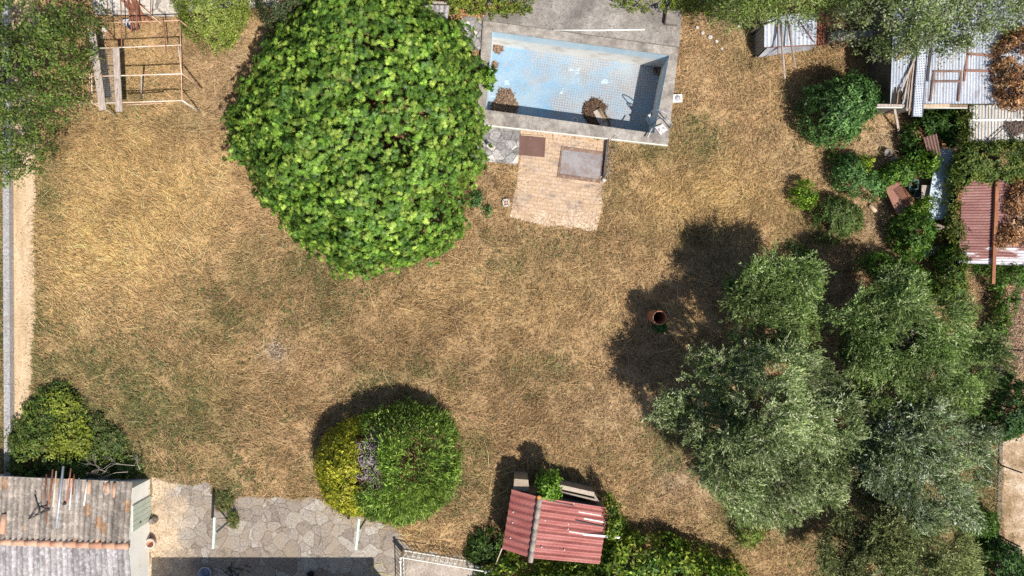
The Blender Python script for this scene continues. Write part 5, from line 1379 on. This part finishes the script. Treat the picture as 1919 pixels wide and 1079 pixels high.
sf = thing("steel_frame", P(1774,160,hl), "rusty angle-iron frame lying on the iron roof right of the perforated plank", "frame", "rusty frames on the iron roof")
for a, b in (((1750,133),(1744,190)),((1801,135),(1796,190)),((1749,133.5),(1803,133.5)),((1747,152.5),(1800,152.5))):
    mb = MB(); roofbar(mb, a, b, .06, .07 if abs(a[0]-b[0]) < 20 else .1); mb.build("bar", surf("rust_bar",[(.16,.09,.075),(.26,.15,.11)],4), sf)
sf = thing("steel_frame", P(1836,110,hl), "larger rusty ladder-like frame on the iron roof next to the dead vine", "frame", "rusty frames on the iron roof")
for a, b in (((1818,50),(1806.5,152)),((1869,50),(1857.5,153)),((1814,101),(1865,104)),((1810,132),(1860,133.5))):
    mb = MB(); roofbar(mb, a, b, .075, .07 if abs(a[0]-b[0]) < 20 else .11); mb.build("bar", surf("rust_bar",[(.2,.1,.075),(.33,.17,.11)],4), sf)
mb = MB(); roofbar(mb, (1748,60), (1737,152), .1, .07, .07); tag(mb.build("beam", DARKMETAL), "dark beam on the iron roof close along the perforated plank", "beam")
scf = thing("scaffold_plank", P(1724,140,hl), "long perforated steel scaffold plank on the iron roof, its end over the edge", "scaffold plank")
mb = MB(); mb.beam(P(1731.5,46,hl+.22), P(1718.5,218,hl+.22), .37, .03); mb.build("deck", PERF, scf)
for s in (-1,1):
    mb = MB(); mb.beam(P(1731.5+s*8.8,46,hl+.2), P(1718.5+s*8.8,218,hl+.2), .025, .12); mb.build("side_rail", surf("steel_edge",[(.12,.14,.2),(.22,.25,.32)],3), scf)
for u, v in ((1727.5,96),(1722.3,158),(1718.8,217)):
    mb = MB(); mb.beam(P(u-8.5,v,hl+.245),P(u+8.5,v+.5,hl+.245),.035,.03); mb.build("cross_strip", STEEL, scf)
rr = random.Random(15)
for k in range(9):
    u0 = 1718+rr.uniform(-8,5); v0 = 92+rr.uniform(0,30); u1 = 1692+rr.uniform(-6,14); v1 = 170+rr.uniform(-10,45)
    mb = MB(); mb.beam(P(u0,v0,hl+.09+.03*(k%4)), P(u1,v1,hl+.09+.03*(k%4)), rr.uniform(.03,.07), .025)
    tag(mb.build("lath", WOODGREY if k % 2 else WOODBROWN), "old wooden lath in the loose bundle left of the perforated plank", "lath", "laths lying on the iron roof")
for k, (a, b, lab) in enumerate((((1679,112),(1706,94),"mossy yellow-brown plank lying slantwise near the iron roof edge, the lower one"),((1684,106),(1702,92),"mossy yellow-brown plank lying slantwise near the iron roof edge, the upper one"))):
    mb = MB(); roofbar(mb, a, b, .11, .1+.02*k, .05); tag(mb.build("plank", surf("mossy_wood",[(.2,.16,.06),(.34,.27,.12)],4)), lab, "plank")
mb = MB(); a, b, c, d = P(1633,178,1.0), P(1664,158,1.3), P(1668,196,1.5), P(1640,200,1.0)
mb.corr(a, b, c, d, 5, .02, m=5, seed=3); tag(mb.build("fibre_sheet", GREYSHEET), "grey fibre cement sheet leaning against the left side of the long iron shed", "sheet")
mb = MB(); mb.beam(P(1676,203,.9), P(1686,254,.05), .1, .04); tag(mb.build("plank", WOODGREY), "grey plank leaning below the front beam of the long iron shed", "plank")
mb = MB(); mb.beam(P(1742,240,.5), P(1766,236,.55), .06, .04); tag(mb.build("plank", PALEPIPE), "small pale strip in the dark shade in front of the long iron shed", "strip")
DEADV = [(.36,.175,.075),(.45,.24,.11),(.28,.13,.06),(.5,.33,.19),(.2,.1,.055)]
plant("dead_vine", "dead brown vine heaped over the right end of the iron roof", "vine", [(1878,70),(1900,62),(1940,58),(1940,196),(1912,200),(1896,190),(1880,196),(1870,182),(1880,160),(1868,140),(1876,120),(1866,104),(1880,96)], 2.4, 2.2, 2.9, 1500, 8, .13, .045, DEADV, lump=(.4,.3), rough=.2, seed=81, a=(-.1,.9), twig=.15, mat=LEAF_DULL, r0=.04, cj=.3)
# white slatted roof
wr = thing("white_lean_to", P(1870,222), "stained white panel roof with thin bars beside the iron roof", "lean-to")
hw = 1.6
mb = MB(); q = [P(1817,178,hw),P(1960,178,hw),P(1960,270,hw-.1),P(1814,269,hw-.1)]; mb.hexa([p-Vector((0,0,.03)) for p in q][::-1], q[::-1]); mb.build("panel", PANEL, wr)
for k in range(24):
    u = 1818+k*6.0
    mb = MB(); mb.beam(P(u,178,hw+.018), P(u-1.5,269.5,hw-.082), .022, .03); mb.build("bar", STEEL if k % 2 else PALEPIPE, wr)
mb = MB(); mb.beam(P(1815,225,hw-.02), P(1960,224,hw-.02), .08, .04); mb.build("cross_bar", WHITEPAINT, wr)
mb = MB(); mb.beam(P(1816,177.5,hw+.03), P(1960,177.5,hw+.03), .06, .05); mb.build("cross_bar", WHITEPAINT, wr)
q = [P(1820,182,hw),P(1958,182,hw),P(1958,266,hw),P(1818,266,hw)]
mb = MB(); mb.hexa([Vector((p.x,p.y,0)) for p in q][::-1], [Vector((p.x,p.y,hw-.2)) for p in q][::-1]); mb.build("wall", DARKWALL, wr)
br = thing("angle_bracket", P(1876,252,hw), "thin dark bent angle bar lying on the white panel roof", "bracket")
for a, b in (((1850,268),(1882,238)),((1882,238),(1903,263))):
    mb = MB(); mb.beam(P(*a,hw+.06), P(*b,hw+.06), .03, .04); mb.build("arm", DARKMETAL, br)
litter("leaf_pile", ragged([(1886,228),(1922,218),(1926,248),(1902,256),(1888,246)],8,5,5), hw-.03, .04, 300, "dark fallen leaves on the right part of the white panel roof", "leaf pile", [(.12,.09,.08),(.18,.13,.1)])

# ------------------------------------------------------------------ RUSTY SHED
us = thing("rusty_shed", P(1860,415), "long low shed with rust-red corrugated roof and flaked paint at the right edge", "shed")
hr = 1.35
mb = MB(); mb.corr(P(1803,334,hr), P(1797,493,hr), P(1866,495,hr+.06), P(1868,332,hr+.06), 31, .02, m=10, sag=.006, seed=21); mb.build("roof", RUSTROOF, us)
mb = MB(); mb.corr(P(1868,332,hr+.04), P(1864,496,hr+.04), P(1965,498,hr-.02), P(1965,330,hr-.02), 31, .02, m=10, sag=.006, seed=22); mb.build("roof", RUSTROOF, us)
q = [P(1806,338,hr),P(1960,336,hr),P(1960,490,hr),P(1801,486,hr)]
mb = MB(); mb.hexa([Vector((p.x,p.y,0)) for p in q][::-1], [Vector((p.x,p.y,hr-.1)) for p in q][::-1]); mb.build("wall", DARKWALL, us)
mb = MB(); mb.beam(P(1868,336,hr+.16), P(1860.5,532,hr+.16), .13, .12); mb.build("ridge_beam", ORANGE, us)
mb = MB(); mb.beam(P(1800,340,hr+.0), P(1789,438,hr-.1), .15, .1); mb.build("edge_beam", ORANGE, us)
plant("ivy_mound", "band of green ivy growing over the roofs between white panels and rusty sheets", "ivy", [(1802,276),(1820,268),(1860,270),(1940,262),(1940,340),(1905,338),(1880,330),(1858,336),(1830,330),(1812,342),(1800,350),(1790,330),(1794,300)], 1.5, 1.3, 1.85, 1500, 7, .12, .06, IVY, lump=(.5,.3), seed=82, a=(0,.8), twig=.1, r0=.04, cj=.25)
plant("creeper", "narrow green creeper up the left edge of the white panel roof", "creeper", [(1807,184),(1816,182),(1815,230),(1814,270),(1804,285),(1798,270),(1806,240)], 1.5, 1.1, 1.75, 320, 6, .1, .05, [(.13,.17,.03),(.18,.21,.04),(.1,.13,.03)], seed=83, a=(0,.8), twig=.1, r0=.03)
plant("creeper", "ragged yellow-green creeper hanging over the left edge of the rusty roof", "creeper", [(1786,300),(1800,300),(1806,340),(1796,360),(1792,400),(1800,420),(1806,440),(1792,462),(1780,440),(1784,400),(1780,370),(1788,340)], 1.3, .8, 1.5, 520, 6, .11, .05, [(.13,.17,.03),(.19,.2,.04),(.09,.13,.025)], seed=84, a=(0,.8), twig=.14, r0=.03)
plant("dead_vine", "orange-brown dead vine trailing across the rusty roof", "vine", [(1898,345),(1915,336),(1940,340),(1940,450),(1912,455),(1895,448),(1878,462),(1868,450),(1880,425),(1890,400),(1893,370)], 1.5, 1.4, 1.72, 1000, 8, .12, .04, DEADV, lump=(.35,.2), seed=85, a=(-.1,.9), twig=.15, mat=LEAF_DULL, r0=.03, cj=.3)
mb = MB()
for k in range(5): mb.tube([P(1908+k*2.2,385,hr+.22),P(1906+k*2,458,hr+.14)], .018, 5)
tag(mb.build("stick_bundle", WOODGREY), "small bundle of grey sticks on the rusty roof by the dead vine", "sticks")
plant("ivy_mound", "green ivy fringe along the lower edge of the rusty roof", "ivy", [(1800,494),(1850,496),(1940,498),(1940,522),(1900,528),(1880,514),(1855,508),(1830,506),(1800,508)], .9, .1, 1.5, 500, 7, .12, .055, [(.08,.15,.03),(.12,.2,.035)], lump=(.4,.3), seed=86, a=(0,.8), twig=.1, r0=.03)

# ------------------------------------------------------------------ JUNK BETWEEN THE SHEDS
mb = MB(); q = PP([(1757,279),(1784,278),(1789,300),(1784,345),(1776,410),(1738,412),(1741,372),(1748,330)], .7)
mb.prism([(p.x,p.y) for p in q], .63, .7); tag(mb.build("blue_sheet", BLUESHEET), "large pale blue-grey sheet lying among the weeds left of the rusty roof", "sheet")
mb = MB(); mb.corr(P(1730,258,1.2), P(1756,250,1.3), P(1764,290,1.1), P(1744,308,.9), 4.5, .035, m=5, seed=31); tag(mb.build("corrugated_offcut", BROWNSHEET), "brown corrugated offcut leaning above the pale blue sheet", "sheet")
tb = thing("table_top", P(1685,372), "tilted rust-red board table with a wire rack on it", "table")
q = [P(1658.5,352.5,.62),P(1685,340,.66),P(1711,389.5,.66),P(1681.5,402.5,.6)]
mb = MB(); mb.hexa([p-Vector((0,0,.05)) for p in q], q) if False else mb.hexa([p-Vector((0,0,.05)) for p in q][::-1], q[::-1]); mb.build("top", surf("rust_red_board",[(.25,.12,.085),(.32,.165,.12)],3,fine=25,fine_amt=.25), tb)
for p in q:
    c = Vector((1685,0,0)); ctr = (q[0]+q[2])/2; w = ctr+(p-ctr)*.85
    mb = MB(); mb.beam((w.x,w.y,0),(w.x,w.y,p.z-.05),.06,.06); mb.build("leg", WOODBROWN, tb)
wk = thing("wire_rack", P(1695,365,.7), "rusty wire grid rack lying on the rust-red board table", "rack")
r4 = [P(1677,356,.71),P(1692,348,.73),P(1712,376,.73),P(1698,384,.7)]
for nm, a0, a1, b0, b1, n in (("wire",r4[0],r4[1],r4[3],r4[2],7),("wire",r4[0],r4[3],r4[1],r4[2],12)):
    mb = MB()
    for k in range(n):
        mb.tube([a0.lerp(a1,k/(n-1)), b0.lerp(b1,k/(n-1))], .012 if k in (0,n-1) else .006, 5)
    mb.build(nm, RUST, wk)
cr = thing("crate", P(1713,346), "dark green open plastic crate beside the rust-red board table", "crate")
q = PP([(1703,338),(1722,335),(1723,355),(1704,357)], .35); i_ = PP([(1706,341),(1719.5,338.5),(1720,352.5),(1707,354)], .35)
mb = MB()
for k in range(4):
    w = [q[k],q[(k+1)%4],i_[(k+1)%4],i_[k]]; mb.hexa([Vector((p.x,p.y,0)) for p in w][::-1], w[::-1])
mb.build("side", surf("green_crate",[(.03,.075,.07),(.06,.12,.11)],5,rough=.5), cr)
mb = MB(); mb.prism([(p.x,p.y) for p in i_], 0, .05); mb.build("bottom", HOLE, cr)
mb = MB(); c = P(1713,366); mb.lathe((c.x,c.y,0), [(.1,0),(.15,.28),(.135,.28),(.09,.03),(0,.03)], 16); tag(mb.build("pot", surf("dark_pot",[(.04,.055,.055),(.08,.1,.1)],5,rough=.5)), "dark round pot just below the green plastic crate", "pot")
mb = MB(); mb.beam(P(1734,347,.5), P(1733,372,.46), .3, .035); tag(mb.build("board", WOODGREY), "grey board lying between the green crate and the pale blue sheet", "board")
mb = MB(); mb.lathe(P(1658,288), [(.13,-.02),(.165,.1),(.17,.34),(.15,.35),(.14,.2),(0,.19)], 16); tag(mb.build("concrete_pot", CONC), "small round grey concrete pot on bare soil below the iron shed", "pot")
mb = MB(); mb.tube([P(1629,384,.08),P(1641,396,.08)], [.09,.085], 10); tag(mb.build("log", WOODPALE), "short pale sawn log on the bare soil left of the rust-red board", "log")
mb = MB(); mb.tube([P(1714,408,1.0),P(1745,418,1.25),P(1774,427,1.2)], [.05,.065,.055], 8); tag(mb.build("branch", surf("branch_wood",[(.16,.12,.09),(.26,.2,.15)],4)), "bare brown bough lying just below the pale blue sheet", "branch")
mb = MB(); mb.tube([P(1738,436,.9),P(1752,430,1.0),P(1765,428,1.05)], [.02,.03,.025], 7); tag(mb.build("branch", WOODGREY), "thin grey bough below the thicker brown one", "branch")
mb = MB(); mb.corr(P(1728,466,.3), P(1760,460,.35), P(1764,474,.3), P(1732,482,.25), 4, .03, m=3, seed=33); tag(mb.build("corrugated_offcut", GREYSHEET), "grey sheet offcut half hidden in the shade under the bushes", "sheet")
rocks([(1668,300,4,.1),(1676,296,5,.12),(1690,284,4,.1),(1384,50,4,.1)], ["grey stone below the small concrete pot","larger grey stone right of the small concrete pot","grey stone at the edge of the shade by the brown corrugated offcut","pale stone in the grass right of the pool deck"], PALESTONE)
rocks([(1316,62,4,.12),(1330,70,5,.14),(1342,78,4,.1),(1306,52,4,.1),(1352,92,3,.09)], "grey stone in the short broken row right of the pool deck", PALESTONE, "stone", "stones in the broken row")

# ------------------------------------------------------------------ WIRE FENCE
wf = thing("wire_fence", P(1874,800), "dark wire fence on a low kerb along the pale track at the right edge", "fence")
line = [(1869,505),(1873,560),(1874,652),(1876,760),(1874,871),(1871,940),(1870,1003),(1868,1130)]
mb = MB()
for a, b in zip(line, line[1:]): mb.beam(P(*a,.02), P(*b,.02), .14, .12)
mb.build("kerb", DARKSTONE, wf)
for u, v in line[1:7]:
    if (u,v) == (1871,940): continue
    p = P(u,v); mb = MB(); mb.tube([p, p+Vector((0,0,1.45))], .03, 7); mb.build("post", DARKMETAL, wf)
for z in (.3,.6,.9,1.2,1.42):
    mb = MB(); mb.tube([P(*q)+Vector((0,0,z)) for q in line], .0022, 5); mb.build("wire", STEEL, wf)
litter("leaf_litter", ragged([(1880,545),(1930,540),(1930,705),(1890,704),(1878,640)],12,4,7), .0, .05, 1100, "reddish-brown fallen leaves beyond the wire fence", "leaf litter", [(.34,.16,.1),(.42,.24,.17),(.25,.13,.09),(.5,.38,.3)])
litter("leaf_litter", ragged([(1840,520),(1866,520),(1870,640),(1868,700),(1852,640),(1846,580)],12,4,8), .0, .05, 700, "dark brown fallen leaves along the inside of the wire fence", "leaf litter", [(.2,.12,.07),(.28,.17,.1),(.14,.085,.055)])
litter("leaf_litter", ragged([(515,640),(530,648),(536,662),(524,674),(508,672),(500,658)],8,3,9), .0, .015, 110, "small pale patch of ash and chips in the dry grass", "ash patch", [(.42,.34,.26),(.52,.45,.37),(.33,.25,.17)], .05, .035)

# ------------------------------------------------------------------ DRY GRASS (nobody could count it: one object)
EXCL = [XY(TERR_PX), XY(PATH_PX), XY(TRACK_PX), XY(TOPSLAB_PX), XY(DECK_PX,.24), XY(FLAG1_PX,.2), XY(FLAG2_PX), XY(BRICK_PX), np.array([(p.x,p.y) for p in outer])]
def scatter(n, keep_p=None):
    x = rng.uniform(-21.9,21.9,n); y = rng.uniform(-12.6,12.6,n)
    k = np.ones(n, bool)
    for e in EXCL: k &= ~inpoly(x, y, e)
    return x[k], y[k]
def direction(x, y):
    return fbm(x+40, y+70, .16, 91, 3)*7.0 + fbm(x, y, .9, 95, 2)*1.5
def blade_mesh(x, y, L, W, h, ang_jit, bright, gfun=1.0):
    n = len(x); c, g, go, ba = ground_tone(x, y)
    ang = direction(x,y) + rng.normal(0, ang_jit, n)
    d = np.stack([np.cos(ang), np.sin(ang)],1); s = np.stack([-d[:,1], d[:,0]],1)
    l = L*rng.uniform(.5,1.4,n)*(1-.35*ba); w = W*rng.uniform(.7,1.3,n); hh = h*rng.uniform(.2,1.3,n)
    z0 = rng.uniform(.0,.02,n)
    b1 = np.stack([x - s[:,0]*w/2, y - s[:,1]*w/2, z0],1); b2 = np.stack([x + s[:,0]*w/2, y + s[:,1]*w/2, z0+.004],1)
    m = np.stack([x + d[:,0]*l*.55, y + d[:,1]*l*.55, z0+hh],1)
    m1 = m.copy(); m1[:,:2] -= s*w[:,None]*.45; m2 = m.copy(); m2[:,:2] += s*w[:,None]*.45
    t = np.stack([x + d[:,0]*l + rng.normal(0,.05,n)*l, y + d[:,1]*l + rng.normal(0,.05,n)*l, z0+hh*rng.uniform(.3,1.2,n)],1)
    q1 = np.stack([b1,b2,m2,m1],1)
    q2 = np.stack([m1,m2,t,t+np.array([0,0,.002])],1)
    col = np.clip(c*bright*(1+rng.normal(0,.32,(n,1))),.01,.85)
    pale = rng.random(n) < .10*(1-g)
    col[pale] = lerp(col[pale], np.array([.62,.49,.29]), .7)
    dark = rng.random(n) < .2
    col[dark] *= .5
    col = np.repeat(np.concatenate([col, np.ones((n,1))],1)[:,None], 4, 1)
    return np.concatenate([q1.reshape(-1,3), q2.reshape(-1,3)]), np.concatenate([col.reshape(-1,4)]*2)
Q, Cc = [], []
x, y = scatter(900000)
tuft = fbm(x+3, y+8, 2.6, 77, 4)
k = rng.random(len(x)) < np.clip((tuft-.3)*3.2, .12, 1); x, y = x[k], y[k]
q, c = blade_mesh(x, y, .11, .017, .075, 1.8, 1.0); Q.append(q); Cc.append(c)
x, y = scatter(230000)
gold = patch(x*FP/HC+U0, -y*FP/HC+V0, GOLD)
k = rng.random(len(x)) < .12 + .6*gold + .7*np.clip((fbm(x+5,y+5,.6,123,4)-.46)*5,0,1); x, y = x[k], y[k]
q, c = blade_mesh(x, y, .32, .013, .14, .75, 1.18); Q.append(q); Cc.append(c)
x, y = scatter(6500)
q, c = blade_mesh(x, y, .9, .012, .26, .9, 1.45); Q.append(q); Cc.append(c)
g = np_mesh("dry_grass", np.concatenate(Q), 4, STRAW, None, np.concatenate(Cc))
# straw and leaves blown over the paving, the paths and the pool edge
lx = rng.uniform(-21.5,21.5,26000); ly = rng.uniform(-12.4,12.4,26000)
on = np.zeros(len(lx), bool)
for e in EXCL[:4] + EXCL[5:8]: on |= inpoly(lx, ly, e) & (edgedist(lx, ly, e) < rng.exponential(.35, len(lx)) + .02)
lx, ly = lx[on], ly[on]
zl_ = np.where(inpoly(lx, ly, EXCL[3]), .17, np.where(inpoly(lx, ly, EXCL[5]), .21, np.where(inpoly(lx, ly, EXCL[6]), .06, .03)))
lq, lcol = leaves(np.stack([lx,ly,zl_],1), np.tile([0,0,1.0],(len(lx),1)), 2, .09, .02, (-.02,.1), cols=[(.45,.32,.17),(.3,.2,.1),(.22,.15,.09),(.52,.4,.24)], jitter=.05, bend=.02)
lq[:,2] = np.maximum(lq[:,2], np.repeat(np.repeat(zl_,2),4)-.008)
tag(np_mesh("dry_litter", lq, 4, STRAW, None, lcol), "bits of dry straw and leaves blown over the paving and the path", "litter", kind="stuff")
# low green weeds between the straw
x, y = scatter(150000)
pg = patch(x*FP/HC+U0, -y*FP/HC+V0, GREEN)
k = rng.random(len(x)) < np.clip(pg*1.2*(fbm(x,y,1.3,141,4)-.38)*5, 0, .6) + .006*(fbm(x,y,2.0,151,3) > .6); x, y = x[k], y[k]
wp = np.stack([x,y,rng.uniform(.03,.1,len(x))],1)
wq, wc = leaves(wp, np.tile([0,0,1.0],(len(wp),1)), 6, .085, .026, (.1,1.2), cols=[(.16,.19,.06),(.2,.22,.08),(.115,.145,.045),(.26,.25,.11)], jitter=.03, cluster_jit=.25)
wq[:,2] = np.maximum(wq[:,2], .01)
tag(np_mesh("weeds", wq, 4, LEAF, None, wc), "low green weeds scattered through the dry grass", "weeds", kind="stuff")
tag(g, "dry straw-coloured grass with greener patches all over the garden", "grass", kind="stuff")
